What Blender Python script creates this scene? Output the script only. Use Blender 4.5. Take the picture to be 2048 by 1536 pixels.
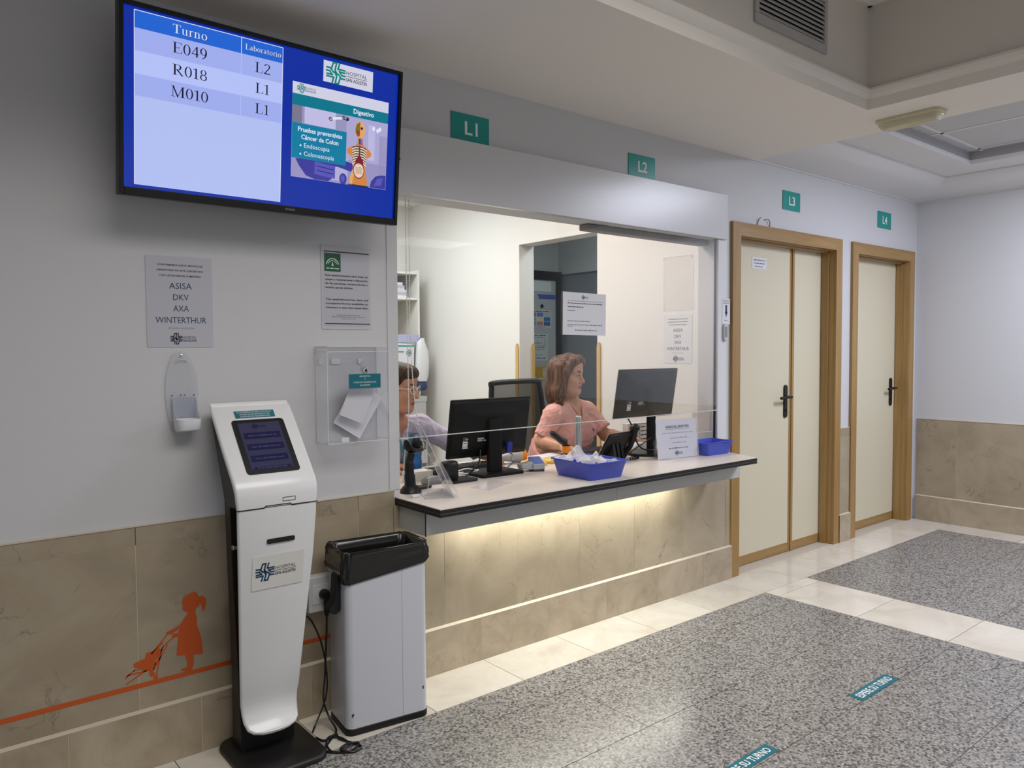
import bpy, math, random
import numpy as np
from mathutils import Matrix, Vector

SC = bpy.context.scene
for o in list(bpy.data.objects):
    bpy.data.objects.remove(o)
COL = SC.collection
rnd = random.Random(7)
PI = math.pi

# ------------------------------------------------------------------ camera
def camera():
    f, yaw, pit, rol = 1532.86, -0.6875, -0.0442, -0.0063
    cy, sy = math.cos(yaw), math.sin(yaw)
    fwd = Vector((-sy * math.cos(pit), cy * math.cos(pit), math.sin(pit)))
    right = Vector((cy, sy, 0)); up = right.cross(fwd)
    r = right * math.cos(rol) + up * math.sin(rol)
    u = -right * math.sin(rol) + up * math.cos(rol)
    cam = bpy.data.cameras.new('camera'); co = bpy.data.objects.new('camera', cam)
    COL.objects.link(co)
    cam.sensor_width = 36.0; cam.lens = f / 2048 * 36.0; cam.clip_start = .05
    m = Matrix(((r.x, u.x, -fwd.x, 0), (r.y, u.y, -fwd.y, -2.7298), (r.z, u.z, -fwd.z, 1.3894), (0, 0, 0, 1)))
    co.matrix_world = m
    SC.camera = co
camera()

# ------------------------------------------------------------------ world, lights, exposure
SC.view_settings.view_transform = 'Standard'
SC.view_settings.look = 'None'
SC.view_settings.exposure = 0.0
SC.view_settings.gamma = 1.0
SC.view_settings.use_curve_mapping = False
SC.cycles.use_denoising = True
SC.cycles.max_bounces = 8
SC.cycles.diffuse_bounces = 4
SC.cycles.transparent_max_bounces = 24
SC.cycles.sample_clamp_indirect = 4.0

W = bpy.data.worlds.new('world'); SC.world = W; W.use_nodes = True
W.node_tree.nodes['Background'].inputs[0].default_value = (.86, .88, .95, 1)
W.node_tree.nodes['Background'].inputs[1].default_value = .19

def area(name, loc, size, energy, color, rot=(0, 0, 0), spread=180):
    l = bpy.data.lights.new(name, 'AREA'); l.shape = 'RECTANGLE'
    l.size, l.size_y = size; l.energy = energy; l.color = color; l.spread = math.radians(spread)
    o = bpy.data.objects.new(name, l); COL.objects.link(o); o.location = loc; o.rotation_euler = rot
    return o
area('void_panel_light', (1.4, -2.15, 3.05), (2.6, 1.1), 50, (1, .97, .93), spread=140)
area('corridor_panel_light', (5.25, -1.95, 2.70), (.9, 1.0), 84, (.81, .845, 1.0))
area('rear_fill_light', (1.5, -5.9, 1.25), (6.0, 2.2), 14, (.98, .98, 1.0), (PI / 2, 0, 0))  # added fill from behind the camera, lifts wall and soffit; no window there
area('hall_panel_light', (5.0, -5.1, 2.68), (1.2, .6), 16, (.85, .9, 1.0))
area('office_panel_light', (2.55, 2.3, 2.70), (1.2, .6), 30, (.93, .99, 1.0))
area('office_desk_light', (2.6, .95, 2.70), (1.2, .5), 26, (1.0, .85, .75))
area('lab_panel_light', (4.5, 1.3, 2.55), (.4, .4), 10.0, (.8, .9, .95))

# ------------------------------------------------------------------ materials
MC = {}
def mat(name, col, rough=.5, metal=0.0, spec=.5, emit=None, estr=1.0, bump=0, bscale=200, coat=0.0, alpha=1.0):
    if name in MC: return MC[name]
    m = bpy.data.materials.new(name); m.use_nodes = True
    nt = m.node_tree; b = nt.nodes['Principled BSDF']
    b.inputs['Base Color'].default_value = (*col, 1)
    b.inputs['Roughness'].default_value = rough
    b.inputs['Metallic'].default_value = metal
    b.inputs['Specular IOR Level'].default_value = spec
    b.inputs['Coat Weight'].default_value = coat
    if emit:
        b.inputs['Emission Color'].default_value = (*emit, 1); b.inputs['Emission Strength'].default_value = estr
    if bump:
        tc = nt.nodes.new('ShaderNodeTexCoord'); n = nt.nodes.new('ShaderNodeTexNoise'); n.inputs['Scale'].default_value = bscale
        n.inputs['Detail'].default_value = 3
        bp = nt.nodes.new('ShaderNodeBump'); bp.inputs['Strength'].default_value = bump; bp.inputs['Distance'].default_value = .002
        nt.links.new(tc.outputs['Object'], n.inputs['Vector']); nt.links.new(n.outputs['Fac'], bp.inputs['Height'])
        nt.links.new(bp.outputs['Normal'], b.inputs['Normal'])
    MC[name] = m
    return m

def srgb(r, g, b):
    return tuple(((c / 255) / 12.92 if c / 255 <= .04045 else ((c / 255 + .055) / 1.055) ** 2.4) for c in (r, g, b))

def nodes(name):
    m = bpy.data.materials.new(name); m.use_nodes = True
    nt = m.node_tree
    MC[name] = m
    return m, nt, nt.nodes['Principled BSDF'], lambda t: nt.nodes.new('ShaderNode' + t), nt.links.new

def ramp(nt, stops):
    r = nt.nodes.new('ShaderNodeValToRGB'); e = r.color_ramp.elements
    while len(e) < len(stops): e.new(.5)
    for k, (p, c) in zip(e, stops):
        k.position = p; k.color = (*c, 1)
    return r

def marble(name, c1, c2, c3, vein, rough, scale=1.0, veinamt=.6):
    m, nt, b, N, L = nodes(name)
    tc = N('TexCoord'); geo = N('NewGeometry')
    # every slab gets its own piece of stone
    off = N('VectorMath'); off.operation = 'MULTIPLY_ADD'
    cmb = N('CombineXYZ'); L(geo.outputs['Random Per Island'], cmb.inputs[0]); L(geo.outputs['Random Per Island'], cmb.inputs[2])
    L(cmb.outputs[0], off.inputs[0]); off.inputs[1].default_value = (17, 0, 9); L(tc.outputs['Object'], off.inputs[2])
    n1 = N('TexNoise'); n1.inputs['Scale'].default_value = 3.2 * scale; n1.inputs['Detail'].default_value = 9; n1.inputs['Roughness'].default_value = .62; n1.inputs['Distortion'].default_value = .7
    L(off.outputs[0], n1.inputs['Vector'])
    r1 = ramp(nt, [(.33, c1), (.5, c2), (.68, c3)]); L(n1.outputs['Fac'], r1.inputs[0])
    n2 = N('TexNoise'); n2.inputs['Scale'].default_value = 2.6 * scale; n2.inputs['Detail'].default_value = 6; n2.inputs['Distortion'].default_value = 2.2; n2.inputs['Roughness'].default_value = .55
    L(off.outputs[0], n2.inputs['Vector'])
    ab = N('Math'); ab.operation = 'SUBTRACT'; ab.inputs[1].default_value = .5; L(n2.outputs['Fac'], ab.inputs[0])
    ab2 = N('Math'); ab2.operation = 'ABSOLUTE'; L(ab.outputs[0], ab2.inputs[0])
    r2 = ramp(nt, [(0, (1, 1, 1)), (.012, (0, 0, 0))]); L(ab2.outputs[0], r2.inputs[0])
    n3 = N('TexNoise'); n3.inputs['Scale'].default_value = 5 * scale; L(off.outputs[0], n3.inputs['Vector'])
    r3 = ramp(nt, [(.5, (0, 0, 0)), (.62, (1, 1, 1))]); L(n3.outputs['Fac'], r3.inputs[0])
    mu = N('Math'); mu.operation = 'MULTIPLY'; L(r2.outputs[0], mu.inputs[0]); L(r3.outputs[0], mu.inputs[1])
    mu2 = N('Math'); mu2.operation = 'MULTIPLY'; mu2.inputs[1].default_value = veinamt; L(mu.outputs[0], mu2.inputs[0])
    mx = N('MixRGB'); L(mu2.outputs[0], mx.inputs[0]); L(r1.outputs[0], mx.inputs[1]); mx.inputs[2].default_value = (*vein, 1)
    tone = N('MixRGB'); tone.blend_type = 'MULTIPLY'; tone.inputs[0].default_value = 1
    mr = N('MapRange'); L(geo.outputs['Random Per Island'], mr.inputs[0]); mr.inputs[3].default_value = .90; mr.inputs[4].default_value = 1.04
    L(mx.outputs[0], tone.inputs[1]); L(mr.outputs[0], tone.inputs[2]); L(tone.outputs[0], b.inputs['Base Color'])
    b.inputs['Roughness'].default_value = rough
    return m

def granite():
    m, nt, b, N, L = nodes('granite')
    tc = N('TexCoord')
    n = N('TexNoise'); n.inputs['Scale'].default_value = 105; n.inputs['Detail'].default_value = 3; n.inputs['Roughness'].default_value = .62
    L(tc.outputs['Object'], n.inputs['Vector'])
    r = ramp(nt, [(.36, srgb(26, 26, 27)), (.43, srgb(74, 73, 73)), (.51, srgb(134, 132, 129)), (.59, srgb(158, 155, 151)), (.67, srgb(214, 211, 205))]); L(n.outputs['Fac'], r.inputs[0])
    v = N('TexVoronoi'); v.inputs['Scale'].default_value = 105; L(tc.outputs['Object'], v.inputs['Vector'])
    sep = N('SeparateColor'); L(v.outputs['Color'], sep.inputs[0])
    r2 = ramp(nt, [(.0, srgb(28, 28, 29)), (.22, srgb(70, 69, 69)), (.40, srgb(140, 137, 133)), (.8, srgb(182, 179, 174)), (1, srgb(146, 136, 128))]); L(sep.outputs[0], r2.inputs[0])
    mx = N('MixRGB'); mx.inputs[0].default_value = .5; L(r.outputs[0], mx.inputs[1]); L(r2.outputs[0], mx.inputs[2])
    L(mx.outputs[0], b.inputs['Base Color']); b.inputs['Roughness'].default_value = .27
    return m

def wood(name, c1, c2, axis=2, rough=.38):
    m, nt, b, N, L = nodes(name)
    tc = N('TexCoord'); mp = N('Mapping')
    s = [40, 40, 40]; s[axis] = 1.6
    mp.inputs['Scale'].default_value = s; L(tc.outputs['Object'], mp.inputs[0])
    n = N('TexNoise'); n.inputs['Scale'].default_value = 1.0; n.inputs['Detail'].default_value = 5; n.inputs['Distortion'].default_value = .6
    L(mp.outputs[0], n.inputs['Vector']); r = ramp(nt, [(.3, c1), (.7, c2)]); L(n.outputs['Fac'], r.inputs[0])
    L(r.outputs[0], b.inputs['Base Color']); b.inputs['Roughness'].default_value = rough
    return m

def clear(name, tint=(1, 1, 1), refl=.5, body=0.0, bodycol=(.9, .9, .9), rough=.02, ior=1.45):
    """thin clear sheet: see-through, with a Fresnel reflection and a little body colour"""
    m = bpy.data.materials.new(name); m.use_nodes = True; nt = m.node_tree
    nt.nodes.remove(nt.nodes['Principled BSDF']); out = nt.nodes['Material Output']
    N = lambda t: nt.nodes.new('ShaderNode' + t); L = nt.links.new
    tr = N('BsdfTransparent'); tr.inputs[0].default_value = (*tint, 1)
    gl = N('BsdfGlossy'); gl.inputs['Roughness'].default_value = rough; gl.inputs[0].default_value = (1, 1, 1, 1)
    fr = N('Fresnel'); fr.inputs[0].default_value = ior
    mu = N('Math'); mu.operation = 'MULTIPLY'; mu.inputs[1].default_value = refl; L(fr.outputs[0], mu.inputs[0])
    df = N('BsdfDiffuse'); df.inputs[0].default_value = (*bodycol, 1)
    m1 = N('MixShader'); m1.inputs[0].default_value = body; L(tr.outputs[0], m1.inputs[1]); L(df.outputs[0], m1.inputs[2])
    m2 = N('MixShader'); L(mu.outputs[0], m2.inputs[0]); L(m1.outputs[0], m2.inputs[1]); L(gl.outputs[0], m2.inputs[2])
    L(m2.outputs[0], out.inputs[0])
    MC[name] = m
    return m

WALL = mat('wall_paint', (.60, .60, .61), .6, bump=.10, bscale=260)
SOFFIT = mat('soffit_paint', (.84, .80, .74), .7, bump=.06, bscale=260)
OFFW = mat('office_paint', (.80, .79, .77), .6, bump=.08, bscale=260)
WHITE = mat('white_board', (.72, .72, .73), .42)
DADO = marble('dado_marble', srgb(156, 143, 121), srgb(168, 154, 131), srgb(178, 165, 143), srgb(104, 92, 76), .30)
SKIRT = marble('skirting_marble', srgb(160, 146, 124), srgb(176, 161, 138), srgb(188, 174, 152), srgb(112, 98, 80), .32, 1.3, .4)
GROUT = mat('light_grout', srgb(200, 190, 170), .7)
FLOORM = marble('floor_marble', srgb(206, 197, 182), srgb(218, 211, 197), srgb(226, 220, 208), srgb(190, 178, 158), .12, 1.2, .2)
GRANITE = granite()
GROUTD = mat('dark_grout', srgb(88, 84, 80), .7)
WOOD = wood('oak_vertical', srgb(148, 115, 66), srgb(170, 136, 84), 2)
WOODH = wood('oak_horizontal', srgb(148, 115, 66), srgb(170, 136, 84), 0)
WOODP = mat('pale_wood', srgb(206, 174, 112), .45)
LAMIN = mat('door_laminate', srgb(214, 206, 180), .42)
BLACK = mat('black_plastic', (.008, .008, .009), .36, spec=.35)
BLACKM = mat('black_matt', (.009, .009, .010), .55, spec=.35)
DGREY = mat('dark_grey_plastic', (.05, .05, .055), .45)
GREY = mat('grey_plastic', (.33, .33, .35), .45)
LGREY = mat('light_grey', (.55, .56, .58), .45)
STEEL = mat('brushed_steel', (.55, .55, .54), .32, 1.0)
CHROME = mat('chrome', (.8, .8, .8), .12, 1.0)
PAPER = mat('white_paper', (.74, .74, .77), .5)
LAMP = mat('laminated_paper', (.51, .51, .555), .35)
MONB = mat('monitor_black', (.006, .006, .006), .5, spec=.2)
INK = mat('black_ink', (.02, .02, .022), .6)
INKG = mat('grey_ink', (.2, .2, .21), .6)
INKB = mat('blue_ink', srgb(20, 62, 96), .6)
TEAL = mat('teal_print', srgb(0, 146, 138), .35)
TEALD = mat('deep_teal_print', srgb(0, 104, 118), .4)
LET = mat('white_lettering', (.80, .80, .80), .5)
ORANGE = mat('orange_vinyl', srgb(196, 84, 22), .45)
TRAYB = mat('blue_tray_plastic', srgb(66, 84, 196), .35)

# ------------------------------------------------------------------ mesh building
class Fr:
    """a drawing plane: origin, right, up; normal points at the reader"""
    def __init__(s, o, r=(1, 0, 0), u=(0, 0, 1)):
        s.o = Vector(o); s.r = Vector(r).normalized(); s.u = Vector(u).normalized(); s.n = s.r.cross(s.u).normalized()
    def p(s, x, y, off=0.0):
        return s.o + s.r * x + s.u * y + s.n * off
    def sub(s, x, y, off=0.0):
        return Fr(s.p(x, y, off), s.r, s.u)

_TX = {}
def text_geo(st, bold):
    k = (st, bold)
    if k not in _TX:
        c = bpy.data.curves.new('t', 'FONT'); c.body = st; c.size = 1; c.offset = .018 if bold else 0.0; c.resolution_u = 2
        o = bpy.data.objects.new('t', c); COL.objects.link(o)
        dg = bpy.context.evaluated_depsgraph_get()
        me = bpy.data.meshes.new_from_object(o.evaluated_get(dg))
        vs = [(v.co.x, v.co.y) for v in me.vertices]; fs = [tuple(p.vertices) for p in me.polygons]
        bpy.data.objects.remove(o); bpy.data.curves.remove(c); bpy.data.meshes.remove(me)
        _TX[k] = (vs, fs)
    return _TX[k]

class MB:
    def __init__(s):
        s.v = []; s.f = []; s.m = []; s.mats = []
    def mi(s, m):
        if m not in s.mats: s.mats.append(m)
        return s.mats.index(m)
    def add(s, vs, fs, m):
        b = len(s.v); s.v += [Vector(q) for q in vs]; k = s.mi(m)
        for f in fs: s.f.append(tuple(b + i for i in f)); s.m.append(k)
        return s
    def box(s, x0, x1, y0, y1, z0, z1, m, R=None, c=None):
        vs = [Vector((x, y, z)) for z in (z0, z1) for y in (y0, y1) for x in (x0, x1)]
        if R is not None: vs = [R @ q + (Vector(c) if c is not None else Vector()) for q in vs]
        return s.add(vs, [(0, 2, 3, 1), (4, 5, 7, 6), (0, 1, 5, 4), (2, 6, 7, 3), (0, 4, 6, 2), (1, 3, 7, 5)], m)
    def prism(s, pts, ext, m):
        """closed polygon pts (3-D) pushed along ext"""
        n = len(pts); P = [Vector(q) for q in pts]; e = Vector(ext)
        nrm = Vector((0, 0, 0))
        for i in range(n): nrm += P[i].cross(P[(i + 1) % n])
        if nrm.dot(e) > 0: P = P[::-1]
        vs = P + [q + e for q in P]
        fs = [tuple(range(n)), tuple(range(2 * n - 1, n - 1, -1))]
        fs += [(i, i + n, (i + 1) % n + n, (i + 1) % n) for i in range(n)]
        return s.add(vs, fs, m)
    def loft(s, rings, m, caps=True, closed=True):
        n = len(rings[0]); vs = [q for r in rings for q in r]; fs = []
        for k in range(len(rings) - 1):
            for i in range(n if closed else n - 1):
                j = (i + 1) % n
                fs.append((k * n + i, k * n + j, (k + 1) * n + j, (k + 1) * n + i))
        if caps:
            fs.append(tuple(range(n - 1, -1, -1))); fs.append(tuple(range((len(rings) - 1) * n, len(rings) * n)))
        return s.add(vs, fs, m)
    def tube(s, pts, r, m, n=8, caps=True):
        P = [Vector(q) for q in pts]; rr = r if isinstance(r, (list, tuple)) else [r] * len(P)
        rings = []; ref = None
        for i, q in enumerate(P):
            t = (P[min(i + 1, len(P) - 1)] - P[max(i - 1, 0)]).normalized()
            if ref is None:
                ref = Vector((0, 0, 1)) if abs(t.z) < .9 else Vector((1, 0, 0))
            a = (ref - t * ref.dot(t)).normalized(); b = t.cross(a); ref = a
            rings.append([q + (a * math.cos(2 * PI * k / n) + b * math.sin(2 * PI * k / n)) * rr[i] for k in range(n)])
        return s.loft(rings, m, caps)
    def cyl(s, p0, p1, r, m, n=20):
        return s.tube([p0, p1], r, m, n)
    def lathe(s, prof, c, m, n=28, sx=1, sy=1, R=None):
        c = Vector(c); rings = []
        for r, z in prof:
            ring = [Vector((r * sx * math.cos(2 * PI * k / n), r * sy * math.sin(2 * PI * k / n), z)) for k in range(n)]
            if R is not None: ring = [R @ q for q in ring]
            rings.append([c + q for q in ring])
        return s.loft(rings, m)
    def ball(s, c, r, m, n=16, k=10, sc=(1, 1, 1), R=None):
        prof = [(max(1e-4, math.sin(PI * i / k)) * r, -math.cos(PI * i / k) * r * sc[2]) for i in range(k + 1)]
        return s.lathe(prof, c, m, n, sc[0], sc[1], R)
    # --- flat drawing on a plane
    def poly(s, fr, pts, m, off=.0004):
        ar = sum(pts[i][0] * pts[(i + 1) % len(pts)][1] - pts[(i + 1) % len(pts)][0] * pts[i][1] for i in range(len(pts)))
        if ar < 0: pts = pts[::-1]
        return s.add([fr.p(x, y, off) for x, y in pts], [tuple(range(len(pts)))], m)
    def rect(s, fr, x0, y0, x1, y1, m, off=.0004):
        return s.poly(fr, [(x0, y0), (x1, y0), (x1, y1), (x0, y1)], m, off)
    def stroke(s, fr, pts, w, m, off=.0004):
        for (ax, ay), (bx, by) in zip(pts, pts[1:]):
            L = math.hypot(bx - ax, by - ay) or 1; dx, dy = (bx - ax) / L, (by - ay) / L
            e = w * .5; ax2, ay2, bx2, by2 = ax - dx * e * .8, ay - dy * e * .8, bx + dx * e * .8, by + dy * e * .8
            s.poly(fr, [(ax2 - dy * e, ay2 + dx * e), (bx2 - dy * e, by2 + dx * e), (bx2 + dy * e, by2 - dx * e), (ax2 + dy * e, ay2 - dx * e)], m, off)
        return s
    def disc(s, fr, cx, cy, rx, ry, m, off=.0004, n=24):
        return s.poly(fr, [(cx + rx * math.cos(2 * PI * k / n), cy + ry * math.sin(2 * PI * k / n)) for k in range(n)], m, off)
    def arc(s, fr, cx, cy, rx, ry, a0, a1, tx, ty, m, off=.0004, n=20):
        a = [math.radians(a0 + (a1 - a0) * k / n) for k in range(n + 1)]
        for p, q in zip(a, a[1:]):
            s.poly(fr, [(cx + rx * math.cos(p), cy + ry * math.sin(p)), (cx + rx * math.cos(q), cy + ry * math.sin(q)),
                        (cx + (rx - tx) * math.cos(q), cy + (ry - ty) * math.sin(q)), (cx + (rx - tx) * math.cos(p), cy + (ry - ty) * math.sin(p))], m, off)
        return s
    def text(s, fr, st, x, y, h, m, w=None, al='c', bold=False, off=.0006):
        vs, fs = text_geo(st, bold)
        if not vs: return s
        k = h / .70; x0 = min(v[0] for v in vs); x1 = max(v[0] for v in vs)
        kx = w / (x1 - x0) if w else k
        ox = {'c': -(x0 + x1) / 2, 'l': -x0, 'r': -x1}[al]
        return s.add([fr.p(x + (a + ox) * kx, y + b * k, off) for a, b in vs], fs, m)
    def bars(s, fr, x0, x1, y, h, m, seed=1, off=.0006):
        """a line of print too small to read"""
        g = random.Random(seed); x = x0
        while x < x1 - h:
            wl = min(h * g.uniform(1.5, 6), x1 - x)
            s.rect(fr, x, y, x + wl, y + h * g.uniform(.75, 1.0), m, off); x += wl + h * .7
        return s
    def build(s, name, parent=None, label=None, cat=None, group=None, kind=None, bevel=0, seg=2, ang=35, loc=None, smooth=True):
        me = bpy.data.meshes.new(name); V = np.array([tuple(q) for q in s.v])
        if parent is not None: o0 = np.array(WL[parent.name])
        elif loc is not None: o0 = np.array(loc, float)
        elif kind == 'structure': o0 = np.zeros(3)
        else:
            lo, hi = V.min(0), V.max(0); o0 = np.array([(lo[0] + hi[0]) / 2, (lo[1] + hi[1]) / 2, lo[2]])
        me.from_pydata((V - o0).tolist(), [], s.f)
        for m in s.mats: me.materials.append(m)
        me.polygons.foreach_set('material_index', s.m)
        if smooth:
            me.polygons.foreach_set('use_smooth', [True] * len(s.f))
            me.set_sharp_from_angle(angle=math.radians(ang))
        me.update()
        o = bpy.data.objects.new(name, me); COL.objects.link(o)
        WL[o.name] = tuple(o0)
        if parent is not None: o.parent = parent
        else: o.location = o0
        if bevel:
            b = o.modifiers.new('bevel', 'BEVEL'); b.width = bevel; b.segments = seg; b.limit_method = 'ANGLE'; b.angle_limit = math.radians(40); b.harden_normals = True
        tag(o, label, cat, group, kind)
        return o
WL = {}
def tag(o, label=None, cat=None, group=None, kind=None):
    if label: o['label'] = label
    if cat: o['category'] = cat
    if group: o['group'] = group
    if kind: o['kind'] = kind
def empty(name, loc, label, cat, group=None, kind=None):
    o = bpy.data.objects.new(name, None); COL.objects.link(o); o.location = loc; o.empty_display_size = .1
    WL[o.name] = tuple(loc); tag(o, label, cat, group, kind)
    return o
def rotz(a): return Matrix.Rotation(a, 3, 'Z')
def rrect(w, h, r, n=5):
    pts = []
    for cx, cy, a in ((w / 2 - r, h / 2 - r, 0), (-w / 2 + r, h / 2 - r, 90), (-w / 2 + r, -h / 2 + r, 180), (w / 2 - r, -h / 2 + r, 270)):
        for k in range(n + 1):
            t = math.radians(a + 90 * k / n); pts.append((cx + r * math.cos(t), cy + r * math.sin(t)))
    return pts
def spline(pts, n=8):
    P = [Vector(q) for q in pts]; out = []
    for i in range(len(P) - 1):
        a, b, c, d = P[max(i - 1, 0)], P[i], P[i + 1], P[min(i + 2, len(P) - 1)]
        for k in range(n):
            t = k / n
            out.append(.5 * ((2 * b) + (c - a) * t + (2 * a - 5 * b + 4 * c - d) * t * t + (3 * b - a - 3 * c + d) * t ** 3))
    return out + [P[-1]]

def logo(mb, fr, cx, cy, R, c1, c2=None, off=.0006, words=None, inkw=None):
    """the hospital's mark: a cross of bent parallel strokes, with its two words"""
    w = R * .17
    A = [[(-.46, .40), (-.30, .95), (.05, .95), (-.10, .30), (.14, -.10)], [(.36, .95), (.22, .42), (.95, .42)],
         [(-.98, .40), (-.62, .40), (-.28, .06), (.06, .06)], [(-1.0, .10), (-.66, .10), (-.36, -.22)], [(-.95, -.20), (-.80, -.20), (-.40, -.20)]]
    for P in A:
        mb.stroke(fr, [(cx + x * R, cy + y * R) for x, y in P], w, c1, off)
        mb.stroke(fr, [(cx - x * R, cy - y * R) for x, y in P], w, c2 or c1, off)
    if words:
        a, b = words
        mb.text(fr, 'HOSPITAL', cx + R * 1.12, cy + R * .10, R * .36, inkw or INK, w=R * 2.3, al='l', off=off)
        mb.rect(fr, cx + R * 1.12, cy - R * .06, cx + R * 3.42, cy - R * .01, inkw or INK, off)
        mb.text(fr, 'SAN AGUSTIN', cx + R * 1.12, cy - R * .52, R * .34, inkw or INK, w=R * 2.3, al='l', bold=True, off=off)
# ================================================================== the setting
# floor: granite field with marble borders, slab by slab over dark grout
def floor():
    mb = MB(); mb.box(-3.2, 6.4665, -6, 0, -.06, -.0018, GROUTD)
    g = .0015
    def slab(x0, x1, y0, y1, m):
        mb.add([(x0 + g, y0 + g, 0), (x1 - g, y0 + g, 0), (x1 - g, y1 - g, 0), (x0 + g, y1 - g, 0), (x0 + g, y0 + g, -.0018), (x1 - g, y0 + g, -.0018), (x1 - g, y1 - g, -.0018), (x0 + g, y1 - g, -.0018)],
               [(0, 1, 2, 3), (0, 4, 5, 1), (1, 5, 6, 2), (2, 6, 7, 3), (3, 7, 4, 0)], m)
    xs = [1.604 + .44 * k for k in range(-11, 12)]
    for a, b in zip(xs, xs[1:]): slab(max(a, -3.2), min(b, 6.4665), -.309, 0, FLOORM) if b > -3.2 and a < 6.46 else None
    ys = [-.309, -.395] + [-.395 - .442 * k for k in range(1, 13)]
    for a, b in zip(ys, ys[1:]):
        slab(3.847, 4.29, b, a, FLOORM); slab(6.192, 6.4665, b, a, FLOORM)
    rows = [-.309, -.497] + [-.497 - .409 * k for k in range(1, 14)]
    for i, (a, b) in enumerate(zip(rows, rows[1:])):
        x = -3.2 + (.0, .42)[i % 2]; cuts = [-3.2] + [x + .82 * k for k in range(0, 12)]
        cuts = [c for c in cuts if c < 3.80] + [3.847]
        for p, q in zip(cuts, cuts[1:]):
            if q - p > .02: slab(p, q, b, a, GRANITE)
        cuts = [4.29] + [4.29 + (.45, .82)[i % 2] + .82 * k for k in range(3)]
        cuts = [c for c in cuts if c < 6.15] + [6.192]
        for p, q in zip(cuts, cuts[1:]): slab(p, q, b, a, GRANITE)
    return mb.build('floor', kind='structure', smooth=False)
floor()
MB().box(1.0, 6.4665, 0, 3.6, -.06, 0, mat('office_floor', (.55, .5, .42), .35)).build('floor_office', kind='structure')

# front wall with the reception opening and two doorways
T = .13
mb = MB()
for x0, x1, z0, z1 in ((-3.2, 1.638, 0, 2.75), (1.638, 3.80, 0, .756), (1.638, 3.80, 2.03, 2.75), (3.80, 4.016, 0, 2.75), (4.016, 5.16, 2.07, 2.75),
                       (5.16, 5.472, 0, 2.75), (5.472, 6.317, 2.07, 2.75), (6.317, 6.4665, 0, 2.75)):
    mb.box(x0, x1, 0, T, z0, z1, WALL)
mb.build('wall_front', kind='structure', smooth=False)
MB().box(6.4665, 6.58, -6, T, 0, 2.75, WALL).build('wall_right', kind='structure', smooth=False)

# marble dado and skirting
def dado(name, runs, along, z0, z1, th, m, cuts, ledge=0):
    mb = MB(); g = .0016
    for a, b in runs:
        cc = [a] + sorted(c for c in cuts if a + .02 < c < b - .02) + [b]
        def bx(p, q, d0, d1, za, zb, mm):
            if along == 'x': mb.box(p, q, -d1, -d0, za, zb, mm)
            else: mb.box(6.4665 - d1, 6.4665 - d0, p, q, za, zb, mm)
        bx(a, b, .0006, th - .0015, z0, z1 - .001, GROUT)
        for p, q in zip(cc, cc[1:]):
            bx(p + (g if p != a else 0), q - (g if q != b else 0), .0006, th, z0 + .0005, z1, m)
        if ledge:
            P = [(0, z1), (th, z1), (.012, z1 + ledge), (0.0006, z1 + ledge)]
            if along == 'x': mb.prism([(a, -d, z) for d, z in P], (b - a, 0, 0), GROUT)
            else: mb.prism([(6.4665 - d, a, z) for d, z in P], (0, b - a, 0), GROUT)
    return mb.build(name, kind='structure', smooth=False)
RUNS = [(-3.2, 3.935), (5.234, 5.391)]
RUNSKIRT = RUNS
cx = [.625 + .4075 * k for k in range(-9, 9)]
dado('trim_1', [(-3.2, 1.60), (1.602, 3.935), (5.234, 5.391)], 'x', .2, .7555, .010, DADO, cx)
mbt = MB()
# the dado rises to .8155 left of the counter and right of it
for a, b in ((-3.2, 1.606), (3.87, 3.934), (5.234, 5.391)):
    cc = [a] + [c for c in cx if a + .02 < c < b - .02] + [b]
    for p, q in zip(cc, cc[1:]): mbt.box(p + .001, q - .001, -.010, -.0006, .7557, .8155, DADO)
    mbt.box(a, b, -.0125, -.0006, .8155, .8185, GROUT)
mbt.build('trim_2', kind='structure', smooth=False)
dado('baseboard_front', RUNS, 'x', 0, .196, .026, SKIRT, [.413 + .405 * k for k in range(-9, 9)], .006)
cy = [-.33 - .81 * k for k in range(8)]
dado('trim_3', [(-6, -.031)], 'y', .2, .8155, .010, DADO, cy)
MB().box(6.4665 - .0125, 6.4659, -6, -.031, .8157, .8187, GROUT).build('trim_4', kind='structure')
dado('baseboard_right', [(-6, -.031)], 'y', 0, .196, .022, SKIRT, [-.30 - .405 * k for k in range(15)], .006)

# ceilings: low soffit, raised void over the hall, coved ceiling of the corridor end
mb = MB()
mb.box(-3.2, 4.17, -.91, 0, 2.543, 2.62, SOFFIT)
mb.box(3.74, 4.17, -6, -.91, 2.543, 2.62, SOFFIT)
mb.build('ceiling', kind='structure', smooth=False)
VOIDW = mat('void_wall_shaded', (.70, .655, .60), .7, bump=.06, bscale=260)  # soffit colour taken darker, the void's shade put into the paint
# void walls with their lip moulding
lip = [(0, 2.543), (.002, 2.543), (.002, 2.592), (.010, 2.600), (.018, 2.612), (.024, 2.628), (.020, 2.640), (0, 2.640)]
mb = MB()
mb.box(-3.2, 4.17, -.91, -.80, 2.62, 3.12, VOIDW)
mb.box(3.74, 3.9, -6, -.91, 2.62, 3.12, VOIDW)
mb.prism([(-3.2, -.91 - d, z) for d, z in lip], (6.94, 0, 0), SOFFIT)
mb.prism([(3.74 - d, -6, z) for d, z in lip], (0, 5.09, 0), SOFFIT)
top = [(0, 3.03), (.02, 3.03), (.03, 3.045), (.055, 3.06), (.06, 3.08), (0, 3.08)]
mb.prism([(-3.2, -.91 - d, z) for d, z in top], (6.94, 0, 0), SOFFIT)
mb.prism([(3.74 - d, -6, z) for d, z in top], (0, 5.09, 0), SOFFIT)
mb.box(-3.2, 3.74, -6, -.91, 3.08, 3.12, SOFFIT)
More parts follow.
